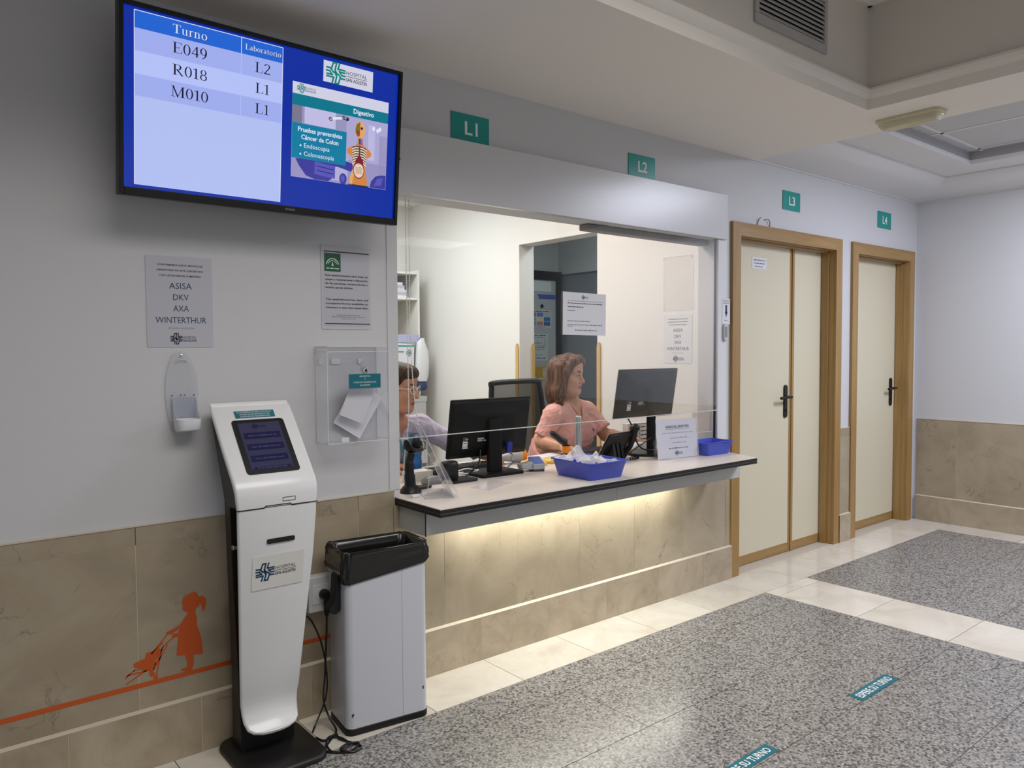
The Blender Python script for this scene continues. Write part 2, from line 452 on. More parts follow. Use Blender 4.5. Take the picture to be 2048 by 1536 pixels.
mb.build('ceiling_void', kind='structure', smooth=False)
# corridor end: cove, flat ceiling, tile recess
CEIL2 = mat('corridor_ceiling_paint', (.72, .72, .73), .7)
prof = [(.0, 2.543), (.012, 2.543), (.012, 2.549), (.10, 2.556), (.17, 2.566), (.24, 2.584), (.30, 2.612), (.335, 2.640), (.345, 2.640), (.345, 2.650)]
mb = MB()
rA = [[Vector((4.17, -d, z)) for d, z in prof], [Vector((6.4665 - d, -d, z)) for d, z in prof], [Vector((6.4665 - d, -6, z)) for d, z in prof]]
mb.loft(rA, CEIL2, caps=False, closed=False)
x0, x1, y0, y1 = 4.17, 6.122, -6, -.345
rx0, rx1, ry1 = 4.30, 5.855, -.605
mb.box(x0, rx0, y0, y1, 2.65, 2.68, CEIL2); mb.box(rx1, x1, y0, y1, 2.65, 2.68, CEIL2); mb.box(rx0, rx1, ry1, y1, 2.65, 2.68, CEIL2)
TILE = mat('ceiling_tile', (.55, .55, .56), .8, bump=.2, bscale=300)
mb.box(rx0 - .03, rx1 + .03, y0, ry1 + .03, 2.735, 2.76, TILE)
TRIMG = mat('grey_trim', (.42, .42, .44), .6)
for a in (rx0 - .03, rx1): mb.box(a, a + .03, y0, ry1, 2.681, 2.735, TRIMG)
mb.box(rx0, rx1, ry1, ry1 + .03, 2.681, 2.735, TRIMG)
for k in range(8): mb.box(rx0, rx1, ry1 - .075 - .6 * k - .012, ry1 - .075 - .6 * k + .012, 2.731, 2.7349, CEIL2)
for xx in (5.79, 5.19, 4.59): mb.box(xx - .012, xx + .012, y0, ry1, 2.731, 2.7349, CEIL2)
mb.box(4.1705, 6.4665, -6, .1, 2.77, 2.80, CEIL2)
mb.build('ceiling_corridor', kind='structure', ang=25)
# crease filled behind cove
MB().box(4.05, 4.17, -6, -.0, 2.621, 2.77, SOFFIT).build('ceiling_beam', kind='structure')

# header panel and casings round the reception opening
MB().box(1.588, 3.868, -.03, -.0005, 2.03, 2.29, mat('header_panel', (.64, .64, .65), .26)).build('trim_5', kind='structure', bevel=.002)
mb = MB(); mb.box(1.588, 1.637, -.003, -.0005, .8195, 2.03, WALL); mb.build('trim_6', kind='structure')
mb = MB(); mb.box(3.80, 3.885, -.012, -.0005, .789, 2.03, WHITE); mb.box(3.788, 3.7995, .002, .010, .789, 2.03, BLACKM); mb.build('trim_7', kind='structure', bevel=.001)  # black strip stands in for the shadow gap beside the casing

# doors
def casing(mb, x0, x1, w=.08, top=2.15):
    a, b, c, d = x0, x0 + w, x1 - w, x1
    y0, y1 = -.02, -.0005
    def bar(P, m): mb.prism([(x, y1, z) for x, z in P], (0, y0 - y1, 0), m)
    bar([(a, 0), (b, 0), (b, top - w), (a, top)], WOOD); bar([(c, 0), (d, 0), (d, top), (c, top - w)], WOOD)
    bar([(a, top), (b, top - w), (c, top - w), (d, top)], WOODH)
    # reveals with a stop
    for s, xx in ((1, b), (-1, c)):
        e = xx + s * .004; f = xx + s * .014
        mb.box(min(xx, e), max(xx, e), -.0004, T - .001, 0.001, top - w, WOOD)
        mb.box(min(e, f), max(e, f), .035, .085, .001, top - w - .0155, WOOD)
    mb.box(b + .0045, c - .0045, -.0004, T - .001, top - w - .004, top - w - .0003, WOODH)
    mb.box(b + .0145, c - .0145, .035, .085, top - w - .015, top - w - .0045, WOODH)
def handle(par, x, z, y):
    mb = MB()
    P = [(x + a, z + b) for a, b in rrect(.038, .22, .018)]
    mb.prism([(a, y, b) for a, b in P], (0, -.010, 0), BLACK)
    mb.tube([(x, y - .008, z + .03), (x, y - .045, z + .03)], .009, BLACK, 12)
    mb.tube(spline([(x + .006, y - .048, z + .03), (x - .03, y - .052, z + .031), (x - .08, y - .05, z + .029), (x - .118, y - .044, z + .026)]), .0095, BLACK, 10)
    mb.lathe([(.006, 0), (.009, .001), (.009, .004)], (x, y - .011, z - .06), BLACK, 14, R=Matrix.Rotation(PI / 2, 3, 'X'))
    mb.build('door_handle', par, label='black lever door handle on a long plate')
D1 = empty('door_1', (4.58, 0, 0), 'cream double door in wood frame, left of the pair of doors', 'door', kind='structure')
mb = MB(); casing(mb, 3.936, 5.240); mb.build('door_frame', D1)
mb = MB(); Y = .09
mb.box(4.0215, 4.742, Y, Y + .04, .065, 2.055, LAMIN); mb.box(4.0215, 4.742, Y, Y + .04, .004, .0645, WOODH); mb.box(4.742, 4.764, Y - .001, Y + .04, .004, 2.055, WOOD); mb.build('door_leaf', D1)
mb = MB()
mb.box(4.79, 5.155, Y, Y + .04, .065, 2.055, LAMIN); mb.box(4.79, 5.155, Y, Y + .04, .004, .0645, WOODH); mb.box(4.766, 4.79, Y - .008, Y + .04, .004, 2.055, WOOD); mb.build('door_leaf', D1)
handle(D1, 4.695, 1.033, Y)
D2 = empty('door_2', (5.89, 0, 0), 'narrow single cream door in wood frame beside the far corner', 'door', kind='structure')
mb = MB(); casing(mb, 5.392, 6.397); mb.build('door_frame', D2)
mb = MB()
mb.box(5.477, 6.312, Y, Y + .04, .065, 2.055, LAMIN); mb.box(5.477, 6.312, Y, Y + .04, .004, .0645, WOODH); mb.build('door_leaf', D2)
handle(D2, 6.235, 1.037, Y)

# reception office behind the opening, and the dim room seen through its doorway
mb = MB(); X = 3.85
for y0, y1, z0, z1 in ((T, 1.02, 0, 2.72), (1.02, 1.862, 2.205, 2.72), (1.862, 3.43, 0, 2.72)): mb.box(X, X + .15, y0, y1, z0, z1, OFFW)
mb.build('wall_office_right', kind='structure', smooth=False)
MB().box(1.0, 3.85, 3.43, 3.5, 0, 2.72, OFFW).build('wall_office_back', kind='structure', smooth=False)
MB().box(1.0, 1.08, T, 3.43, 0, 2.72, OFFW).build('wall_office_left', kind='structure', smooth=False)
MB().box(1.0, 4.0, T, 3.5, 2.72, 2.77, OFFW).build('ceiling_office', kind='structure', smooth=False)
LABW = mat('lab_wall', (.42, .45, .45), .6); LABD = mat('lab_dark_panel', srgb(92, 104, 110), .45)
mb = MB()
mb.box(4.0, 5.05, 2.65, 2.72, 0, 2.66, LABW)
mb.build('wall_lab_back', kind='structure', smooth=False)
mb = MB(); mb.box(5.0, 5.08, T, 2.65, 2.10, 2.66, LABW); mb.box(5.004, 5.08, T, 2.65, 0, 2.085, LABD); mb.box(4.995, 5.0795, T, 2.65, 2.085, 2.10, BLACKM)
mb.build('wall_lab_right', kind='structure', smooth=False)
MB().box(4.0, 5.08, T, 2.72, 2.66, 2.7, LABW).build('ceiling_lab', kind='structure')
# ================================================================== the hall side
FW = Fr((0, 0, 0))                       # drawing plane of the front wall (x, z)
def emis(name, rgb, k=1.0):
    return mat('screen_' + name, (.004, .004, .005), .18, spec=.5, emit=srgb(*rgb), estr=k)

# ---- serif figures for the turn display
def serif(mb, fr, st, x, y, h, m, off=.0011, al='c', track=.06, kx=1.36):
    T, t = .115, .04
    hx = h * kx
    def R(a, b, c, d): return ('r', a, b, c, d)
    def A(*a): return ('a',) + a
    def S(*a): return ('s',) + a
    G = {
     'E': (.62, [R(.09, 0, .09 + T, 1), R(0, 0, .6, t), R(0, 1 - t, .58, 1), R(.2, .49, .42, .49 + t), R(.56, 0, .60, .24), R(.54, .80, .58, 1), R(.40, .40, .43, .62)]),
     'R': (.72, [R(.09, 0, .09 + T, 1), R(0, 0, .3, t), R(0, 1 - t, .35, 1), R(.2, .48, .35, .48 + t), A(.33, .74, .25, .26, -90, 90, T, t), S(.3, .50, .62, .02, T), R(.56, 0, .72, t)]),
     'M': (.90, [R(.10, 0, .10 + t, 1), R(.70, 0, .70 + T, 1), S(.14, .97, .43, .03, T), S(.43, .03, .74, .97, t * 1.3), R(0, 0, .26, t), R(.6, 0, .90, t), R(0, 1 - t, .2, 1), R(.7, 1 - t, .90, 1)]),
     'L': (.60, [R(.09, 0, .09 + T, 1), R(0, 0, .58, t), R(0, 1 - t, .32, 1), R(.54, 0, .58, .26)]),
     'T': (.62, [R(.25, 0, .25 + T, 1), R(.14, 0, .47, t), R(0, 1 - t, .62, 1), R(0, .76, .035, 1), R(.585, .76, .62, 1)]),
     '0': (.50, [A(.25, .5, .24, .51, 0, 360, .10, .045)]),
     '1': (.40, [R(.16, 0, .16 + T * .9, .98), R(.04, 0, .39, t), S(.04, .86, .2, .96, .05)]),
     '2': (.50, [A(.24, .74, .23, .27, -30, 165, .10, .05), S(.42, .66, .06, .06, .085), R(.02, 0, .46, .10), R(.45, .0, .48, .2)]),
     '4': (.50, [R(.30, 0, .30 + T * .9, 1), R(.0, .25, .48, .33), S(.03, .30, .34, .96, .05)]),
     '8': (.50, [A(.25, .75, .20, .26, 0, 360, .085, .045), A(.25, .27, .235, .285, 0, 360, .095, .045)]),
     '9': (.50, [A(.24, .67, .23, .34, 0, 360, .10, .045), A(.10, .60, .37, .62, -85, 5, .10, .045)]),
     'u': (.52, [R(.08, .12, .17, .66), A(.24, .16, .16, .17, 180, 290, .09, .045), R(.36, 0, .45, .66), R(0, .63, .1, .66), R(.28, .63, .38, .66), R(.4, 0, .52, .03)]),
     'r': (.36, [R(.08, 0, .17, .66), R(0, 0, .27, .035), R(0, .63, .1, .66), A(.28, .5, .14, .17, 40, 160, .08, .06)]),
     'n': (.54, [R(.08, 0, .17, .66), R(0, 0, .26, .035), R(0, .63, .1, .66), R(.36, 0, .45, .5), R(.28, 0, .53, .035), A(.29, .5, .16, .17, 0, 150, .09, .05)]),
     'o': (.50, [A(.25, .33, .23, .345, 0, 360, .095, .04)]),
     'a': (.46, [R(.27, .05, .36, .5), A(.2, .5, .16, .17, 0, 160, .09, .045), A(.2, .18, .17, .19, 0, 360, .085, .045), R(.33, 0, .44, .05)]),
     'b': (.50, [R(.06, 0, .15, 1), R(0, .96, .1, 1), A(.26, .33, .22, .345, 0, 360, .095, .04)]),
     't': (.30, [R(.1, .1, .19, .84), R(.02, .61, .28, .65), A(.22, .12, .12, .13, 180, 300, .09, .05)]),
     'i': (.26, [R(.08, 0, .17, .66), R(0, 0, .26, .035), R(.02, .63, .1, .66), R(.08, .82, .17, .93)]),
    }
    wid = sum(G[c][0] + track for c in st) * hx - track * hx
    cx = x - (wid / 2 if al == 'c' else 0)
    for c in st:
        w, parts = G[c]
        for p in parts:
            q = p[1:]
            if p[0] == 'r': mb.rect(fr, cx + q[0] * hx, y + q[1] * h, cx + q[2] * hx, y + q[3] * h, m, off)
            elif p[0] == 's': mb.stroke(fr, [(cx + q[0] * hx, y + q[1] * h), (cx + q[2] * hx, y + q[3] * h)], q[4] * h * 1.1, m, off)
            else: mb.arc(fr, cx + q[0] * hx, y + q[1] * h, q[2] * hx, q[3] * h, q[4], q[5], q[6] * hx, q[7] * h, m, off)
        cx += (w + track) * hx

# ---- television with the turn display
def television():
    c = Vector((1.054, -.202, 2.149)); tilt, yaw = .100, .011
    r = Vector((math.cos(yaw), math.sin(yaw), 0)); n0 = Vector((math.sin(yaw), -math.cos(yaw), 0))
    u = Vector((0, 0, 1)) * math.cos(tilt) + n0 * math.sin(tilt)
    F = Fr(c, r, u); w, h = .485, .2823
    t = empty('television', (1.054, -.2, 1.865), 'large flat television showing turn numbers, tilted down from the wall under the ceiling', 'television')
    mb = MB()
    # bezel ring, slim on three sides, deeper below
    bx, bt, bb = .013, .013, .024
    def rect3(x0, y0, x1, y1, z0, z1, m):
        P = [F.p(x0, y0, z0), F.p(x1, y0, z0), F.p(x1, y1, z0), F.p(x0, y1, z0)]
        mb.prism(P, F.n * (z1 - z0), m)
    rect3(-w, -h, w, h, -.045, -.012, BLACK)
    rect3(-w, -h, -w + bx, h, -.012, .002, BLACK); rect3(w - bx, -h, w, h, -.012, .002, BLACK)
    rect3(-w + bx, h - bt, w - bx, h, -.012, .002, BLACK); rect3(-w + bx, -h, w - bx, -h + bb, -.012, .002, BLACK)
    mb.text(F, 'PHILIPS', .055, -h + .009, .007, mat('logo_grey', (.35, .35, .36), .4), w=.034, off=.0025)
    mb.box(-.015, .015, 0, .008, -.004, .004, BLACK, R=Matrix((r, -F.n, u)).transposed(), c=F.p(w + .002, -.03, -.02))
    mb.build('bezel', t, bevel=.002)
    mb = MB(); rect3(-.30, -.20, .30, .16, -.075, -.0455, DGREY); mb.build('back_cover', t, bevel=.01)
    mb = MB()
    B = F.p(0, 0, -.0755)
    mb.box(-.12, .12, -.012, .0, -.12, .12, BLACKM, R=Matrix((r, -F.n, u)).transposed(), c=B + F.n * -.0)
    mb.tube([B + Vector((0, .01, .03)), (1.054, -.045, 2.12)], .02, BLACKM, 12); mb.tube([B + Vector((0, .01, -.03)), (1.054, -.045, 2.02)], .02, BLACKM, 12)
    mb.box(.93, 1.18, -.05, -.001, 1.98, 2.20, BLACKM)
    mb.build('wall_bracket', t, bevel=.003)
    # screen picture
    sw, sh = w - bx, h
    X0, X1, Y0, Y1 = -w + bx, w - bx, -h + bb, h - bt
    bw, bh = X1 - X0, Y1 - Y0
    S = F.sub(X0, Y0, 0)
    mb = MB()
    blue = emis('blue', (2, 42, 156), 1.0)
    blue.use_nodes = True
    mb.rect(S, 0, 0, bw, bh, blue, -.010)
    def q(x, y): return x * bw, y * bh
    def rc(x0, y0, x1, y1, m, off): mb.rect(S, x0 * bw, y0 * bh, x1 * bw, y1 * bh, m, off)
    o1, o2, o3, o4 = -.0094, -.0088, -.0082, -.0076
    hdr = emis('header', (28, 98, 208)); ra = emis('row_a', (158, 172, 236)); rb = emis('row_b', (178, 192, 246)); pale = emis('pale', (176, 190, 240)); wl = emis('white', (222, 226, 246))
    tx0, tx1, tm = .033, .523, .374
    ys = [.982, .888, .765, .638, .517]
    rc(tx0, .020, tx1, ys[4], pale, o1)
    rc(tx0, ys[1], tx1, ys[0], hdr, o1)
    for i, m in ((1, ra), (2, rb), (3, ra)): rc(tx0, ys[i + 1], tx1, ys[i], m, o1)
    rc(tm - .001, ys[1], tm + .001, ys[0], wl, o2); rc(tm - .001, ys[4], tm + .001, ys[1], rb, o2)
    rc(tx0, ys[0] - .001, tx1, ys[0] + .003, wl, o2); rc(tx0 - .001, .020, tx0 + .001, ys[0], wl, o2); rc(tx1 - .001, .020, tx1 + .001, ys[0], wl, o2)
    ink = emis('ink', (14, 12, 40)); shd = emis('dark_text', (16, 30, 80))
    def st(s, x, y, h, m, x1=None, off=o3):
        serif(mb, S, s, x * bw, y * bh, h, m, off, kx=1.36)
    for dx, dy, m, off in ((.0012, -.0025, shd, o3), (0, 0, wl, o4)):
        serif(mb, S, 'Turno', (.204 + dx) * bw, (.909 + dy) * bh, .0262, m, off, kx=1.42); serif(mb, S, 'Laboratorio', (.4515 + dx) * bw, (.918 + dy) * bh, .0172, m, off, kx=1.30)
    for s_, s2, y in (('E049', 'L2', .800), ('R018', 'L1', .676), ('M010', 'L1', .552)):
        serif(mb, S, s_, .204 * bw, y * bh, .0320, ink, o3, kx=1.42); serif(mb, S, s2, .4505 * bw, (y - .003) * bh, .0325, ink, o3, kx=1.36)
    ltl = emis('card', (206, 206, 226)); tl = emis('teal', (0, 116, 138)); tl2 = emis('teal_panel', (0, 122, 158)); teall = emis('logo_teal', (0, 128, 118)); dk = emis('logo_dark', (24, 26, 40))
    rc(.680, .8405, .887, .976, ltl, o1)
    logo(mb, S, .730 * bw, .9085 * bh, .036, teall, None, o2, ('a', 'b'), dk)
    px0, px1, py0, py1 = .562, .960, .195, .797
    rc(px0, py0, px1, py1, emis('photo_lilac', (150, 146, 190)), o1)
    rc(px0, .724, px1, py1, ltl, o2)
    logo(mb, S, .596 * bw, .762 * bh, .0155, teall, None, o3, ('a', 'b'), dk)
    rc(px0, .652, px1, .724, tl, o2)
    mb.text(S, 'Digestivo', .852 * bw, .675 * bh, .0165, wl, w=.088 * bw, bold=True, off=o3)
    for x0, x1, y0, y1, c in ((.562, .60, .54, .652, (120, 118, 140)), (.61, .735, .545, .652, (190, 186, 226)), (.78, .96, .36, .652, (168, 164, 206)), (.875, .905, .38, .62, (190, 186, 224)), (.68, .79, .21, .40, (176, 172, 212)), (.925, .96, .27, .56, (146, 142, 186)), (.735, .78, .545, .652, (150, 146, 186))):
        rc(x0, y0, x1, y1, emis('fold%d' % c[0], c), o2)
    stc = emis('steth', (40, 36, 60))
    mb.stroke(S, [q(.712, .607), q(.735, .618), q(.757, .625), q(.775, .632)], .008, wl, o3)
    for a_, b_ in ((.714, .608), (.768, .630), (.782, .628)): mb.disc(S, *q(a_, b_), .008, .007, stc, o3, 10)
    for a_, b_ in ((.897, .60), (.915, .59), (.925, .603)): mb.disc(S, *q(a_, b_), .006, .008, wl, o3, 10)
    gl = emis('glove', (58, 56, 150)); gl2 = emis('glove_light', (86, 84, 180)); gl3 = emis('glove_dark', (36, 34, 104))
    mb.poly(S, [q(.578, .315), q(.592, .272), q(.62, .215), q(.655, .197), q(.71, .197), q(.728, .222), q(.735, .262), q(.735, .30), q(.69, .318), q(.63, .322)], gl, o3)
    for k in range(3): mb.stroke(S, [q(.66, .300 - .028 * k), q(.70, .293 - .028 * k), q(.732, .290 - .028 * k)], .014, gl2, o4)
    for k in range(2): mb.stroke(S, [q(.665, .286 - .028 * k), q(.70, .280 - .028 * k), q(.732, .277 - .028 * k)], .003, gl3, o4 + .0004)
    mb.stroke(S, [q(.70, .335), q(.75, .33), q(.796, .315)], .030, gl, o3); mb.disc(S, *q(.797, .314), .015, .015, gl, o3, 14)
    mb.disc(S, *q(.772, .228), .015, .020, gl, o3, 14); mb.disc(S, *q(.770, .23), .008, .012, gl2, o4, 12)
    mb.poly(S, [q(.888, .197), q(.893, .24), q(.912, .278), q(.938, .292), q(.958, .293), q(.958, .197)], gl, o3)
    mb.poly(S, [q(.905, .21), q(.918, .262), q(.945, .275), q(.938, .22)], gl2, o4)
    sk = emis('skin', (206, 130, 62)); sk2 = emis('skin_light', (226, 164, 96)); rd = emis('organ', (122, 24, 40)); bone = emis('bone', (220, 206, 190)); bl = emis('vein', (36, 70, 168)); dkr = emis('cavity', (96, 62, 52))
    mb.poly(S, [q(.803, .197), q(.802, .235), q(.812, .30), q(.812, .35), q(.806, .39), q(.787, .405), q(.784, .428), q(.795, .447), q(.818, .462), q(.828, .478), q(.829, .52), q(.85, .52), q(.852, .478), q(.864, .462), q(.882, .447), q(.890, .428), q(.888, .405), q(.870, .39), q(.866, .35), q(.866, .30), q(.876, .235), q(.873, .197)], sk, o3)
    mb.stroke(S, [q(.805, .205), q(.808, .25), q(.818, .30)], .012, sk2, o4)
    mb.disc(S, *q(.838, .575), .0205, .030, sk2, o3, 20)
    mb.poly(S, [q(.818, .575), q(.822, .607), q(.838, .628), q(.838, .53), q(.828, .525), q(.819, .55)], emis('muscle', (120, 108, 60)), o4)
    mb.disc(S, *q(.829, .552), .007, .010, emis('jaw', (150, 60, 40)), o4 + .0004, 12); mb.disc(S, *q(.845, .585), .005, .005, dk, o4, 8)
    rc(.834, .475, .843, .515, bl, o4); rc(.846, .475, .849, .512, rd, o4)
    mb.poly(S, [q(.808, .455), q(.838, .468), q(.868, .455), q(.868, .36), q(.856, .335), q(.820, .335), q(.808, .36)], dkr, o4)
    for k in range(7):
        y = .452 - k * .0165
        for s_ in (-1, 1): mb.stroke(S, [q(.838 + s_ * .005, y), q(.838 + s_ * .018, y - .002), q(.838 + s_ * (.030 - k * .0004), y - .014)], .0042, bone, o4 + .0004)
    mb.poly(S, [q(.838, .408), q(.855, .368), q(.856, .342), q(.820, .342), q(.823, .368)], rd, o4 + .0008)
    mb.disc(S, *q(.837, .300), .0225, .030, rd, o4 + .0006, 20); mb.disc(S, *q(.837, .300), .020, .026, bone, o4 + .0008, 20)
    for k in range(4): mb.stroke(S, [q(.822, .322 - k * .012), q(.832, .314 - k * .012), q(.842, .322 - k * .012), q(.852, .315 - k * .012)], .0025, sk, o4 + .0012)
    rc(.795, .192, .882, .202, emis('stand', (40, 34, 60)), o4)
    rc(px0, .317, .781, .541, tl2, o4 + .0004)
    o5 = o4 + .0008
    mb.text(S, 'Pruebas preventivas', .674 * bw, .490 * bh, .0155, wl, w=.178 * bw, bold=True, off=o5)
    mb.text(S, 'Cáncer de Colon', .673 * bw, .443 * bh, .0155, wl, w=.150 * bw, bold=True, off=o5)
    mb.text(S, 'Endoscopia', .610 * bw, .390 * bh, .0155, wl, w=.102 * bw, al='l', off=o5); mb.text(S, 'Colonoscopia', .610 * bw, .338 * bh, .0155, wl, w=.121 * bw, al='l', off=o5)
    for y in (.401, .347): mb.disc(S, *q(.596, y), .0035, .0035, wl, o5, 10)
    mb.build('screen', t, label='lit screen with turn table and hospital poster', smooth=False)
television()

# ---- wall notices
def notice_companies(x, z, w, h, fr, label, dense=True, papm=None):
    mb = MB(); P = papm or PAPER
    F = fr
    pts = [(x + w / 2 + a, z + h / 2 + b) for a, b in rrect(w, h, .006, 3)]
    mb.prism([F.p(a, b, .0006) for a, b in pts], F.n * .0012, P)
    o = .0022
    lines = ['LE INFORMAMOS QUE EL SERVICIO DE', 'LABORATORIO NO ESTÁ CONCERTADO', 'CON LAS SIGUIENTES COMPAÑÍAS:']
    for k, s in enumerate(lines):
        mb.text(F, s, x + w * .51, z + h * (.895 - .058 * k), h * .0185, INK, w=w * (.68, .70, .63)[k], bold=True, off=o)
    for s, y, ww in (('ASISA', .645, .34), ('DKV', .52, .235), ('AXA', .397, .235), ('WINTERTHUR', .268, .77)):
        mb.text(F, s, x + w * .51, z + h * y, h * .066, INKB, w=w * ww, off=o)
    mb.text(F, 'DISCULPEN LAS MOLESTIAS', x + w * .51, z + h * .203, h * .016, INKG, w=w * .40, off=o)
    logo(mb, F, x + w * .43, z + h * .095, h * .062, INK, INKB, o, ('a', 'b'))
    return mb.build('notice', label=label, cat='notice', smooth=False)
notice_companies(.680, 1.406, .215, .306, FW, 'white laminated notice listing companies, on the wall above the empty soap bracket', papm=LAMP)

def notice_claims():
    x, z, w, h = 1.303, 1.474, .212, .320; F = FW
    mb = MB(); mb.prism([F.p(x, z, .0006), F.p(x + w, z, .0006), F.p(x + w, z + h, .0006), F.p(x, z + h, .0006)], F.n * .0014, mat('sleeve_white', (.56, .56, .58), .3))
    mb.rect(F, x + .008, z + .012, x + w - .008, z + h - .02, LAMP, .0024)
    o = .003
    mb.rect(F, x + .012, z + h - .024, x + w - .008, z + h - .020, INK, o); mb.rect(F, x + .012, z + .020, x + w - .006, z + .0235, INK, o)
    gx, gz, gs = x + .013, z + h - .098, .068
    GRN = mat('green_emblem', srgb(14, 92, 58), .5)
    mb.rect(F, gx, gz, gx + gs, gz + gs * 1.02, GRN, o)
    mb.arc(F, gx + gs / 2, gz + gs * .33, gs * .40, gs * .42, 10, 170, gs * .05, gs * .05, LET, .0034)
    mb.arc(F, gx + gs / 2, gz + gs * .33, gs * .29, gs * .30, 20, 160, gs * .035, gs * .035, LET, .0034)
    mb.poly(F, [(gx + gs * .44, gz + gs * .32), (gx + gs * .56, gz + gs * .32), (gx + gs * .5, gz + gs * .55)], LET, .0034)
    mb.bars(F, gx + gs * .12, gx + gs * .9, gz + gs * .14, gs * .07, LET, 3, .0034)
    A = ['Este establecimiento tiene hojas de', 'quejas y reclamaciones a disposición', 'de las personas consumidoras o', 'usuarias que las soliciten.']
    for k, s in enumerate(A): mb.text(F, s, x + .016, z + .204 - .0155 * k, .0075, INK, w=(.182, .182, .182, .118)[k], al='l', bold=True, off=o)
    for k, s in enumerate(['This establishment has claim and', 'complaint forms available to', 'consumers or users that request them.']):
        mb.text(F, s, x + .016, z + .112 - .0155 * k, .0075, INK, w=(.182, .182, .182)[k], al='l', bold=True, off=o)
    mb.bars(F, x + .06, x + .16, z + .054, .0026, INKG, 5, o); mb.bars(F, x + .04, x + .18, z + .047, .0026, INKG, 6, o); mb.bars(F, x + .08, x + .145, z + .040, .0026, INKG, 7, o)
    mb.build('notice', label='white notice with green arch emblem about claim forms, above the clear box', cat='notice', smooth=False)
notice_claims()

def plate(name, x0, x1, z0, z1, word, label, y=.0006):
    mb = MB(); F = FW
    mb.box(x0, x1, -.0046, -y, z0, z1, TEAL)
    w = x1 - x0
    mb.text(F, word, (x0 + x1) / 2 + w * .02, z0 + (z1 - z0) * .28, (z1 - z0) * .46, LET, w=w * .34, bold=True, off=.0052)
    mb.build(name, label=label, cat='sign', group=None, smooth=False)
plate('counter_sign', 1.911, 2.115, 2.2915, 2.413, 'L1', 'teal sign reading L1 above the reception header panel')
plate('counter_sign', 3.032, 3.242, 2.2915, 2.411, 'L2', 'teal sign reading L2 above the reception header panel')
plate('door_sign', 4.495, 4.701, 2.283, 2.404, 'L3', 'teal sign reading L3 above the double door')
plate('door_sign', 5.79, 6.003, 2.291, 2.414, 'L4', 'teal sign reading L4 above the narrow single door')

# notice on the double door, arrow notice and call button holder beside it
mb = MB(); F = Fr((0, .0896, 0)); mb.prism([F.p(4.296, 1.9, .0004), F.p(4.461, 1.9, .0004), F.p(4.461, 1.973, .0004), F.p(4.296, 1.973, .0004)], F.n * .001, PAPER)
for k in range(3): mb.bars(F, 4.312 + .006 * k, 4.448 - .012 * k, 1.952 - .02 * k, .008, INKG, 20 + k, .0016)
mb.build('door_notice', label='small white printed label high on the left leaf of the double door', cat='notice', smooth=False)
mb = MB(); F = Fr((0, -.0122, 0)); mb.prism([F.p(3.838, 1.535, .0006), F.p(3.915, 1.535, .0006), F.p(3.915, 1.685, .0006), F.p(3.838, 1.685, .0006)], F.n * .001, PAPER)
for k in range(3): mb.bars(F, 3.846, 3.908, 1.673 - .008 * k, .004, INKG, 30 + k, .002)
mb.rect(F, 3.868, 1.605, 3.886, 1.648, INKB, .002); mb.poly(F, [(3.862, 1.608), (3.892, 1.608), (3.877, 1.576)], INKB, .002); mb.bars(F, 3.86, 3.89, 1.556, .004, INKG, 34, .002)
mb.build('arrow_notice', label='narrow white notice with a blue down arrow beside the double door frame', cat='notice', smooth=False)
mb = MB(); mb.prism([(3.863 + a, -.0125, 1.486 + b) for a, b in rrect(.038, .10, .012)], (0, -.014, 0), LGREY); mb.prism([(3.863 + a, -.0268, 1.49 + b) for a, b in rrect(.018, .06, .007)], (0, -.004, 0), GREY)
mb.build('call_button', label='small grey call button box under the blue arrow notice', cat='button', bevel=.002)
# loose wire ends above the double door
for k, P in enumerate(([(4.21, -.002, 2.155), (4.215, -.01, 2.185), (4.235, -.012, 2.20)], [(4.285, -.002, 2.19), (4.31, -.014, 2.197), (4.335, -.012, 2.178), (4.345, -.004, 2.155)])):
    MB().tube(spline(P, 5), .0022, BLACK, 6).build('loose_wire', label=('short dark wire end, left of two above the double door', 'bent dark wire end, right of two above the double door')[k], cat='wire', group='wire ends above the double door')

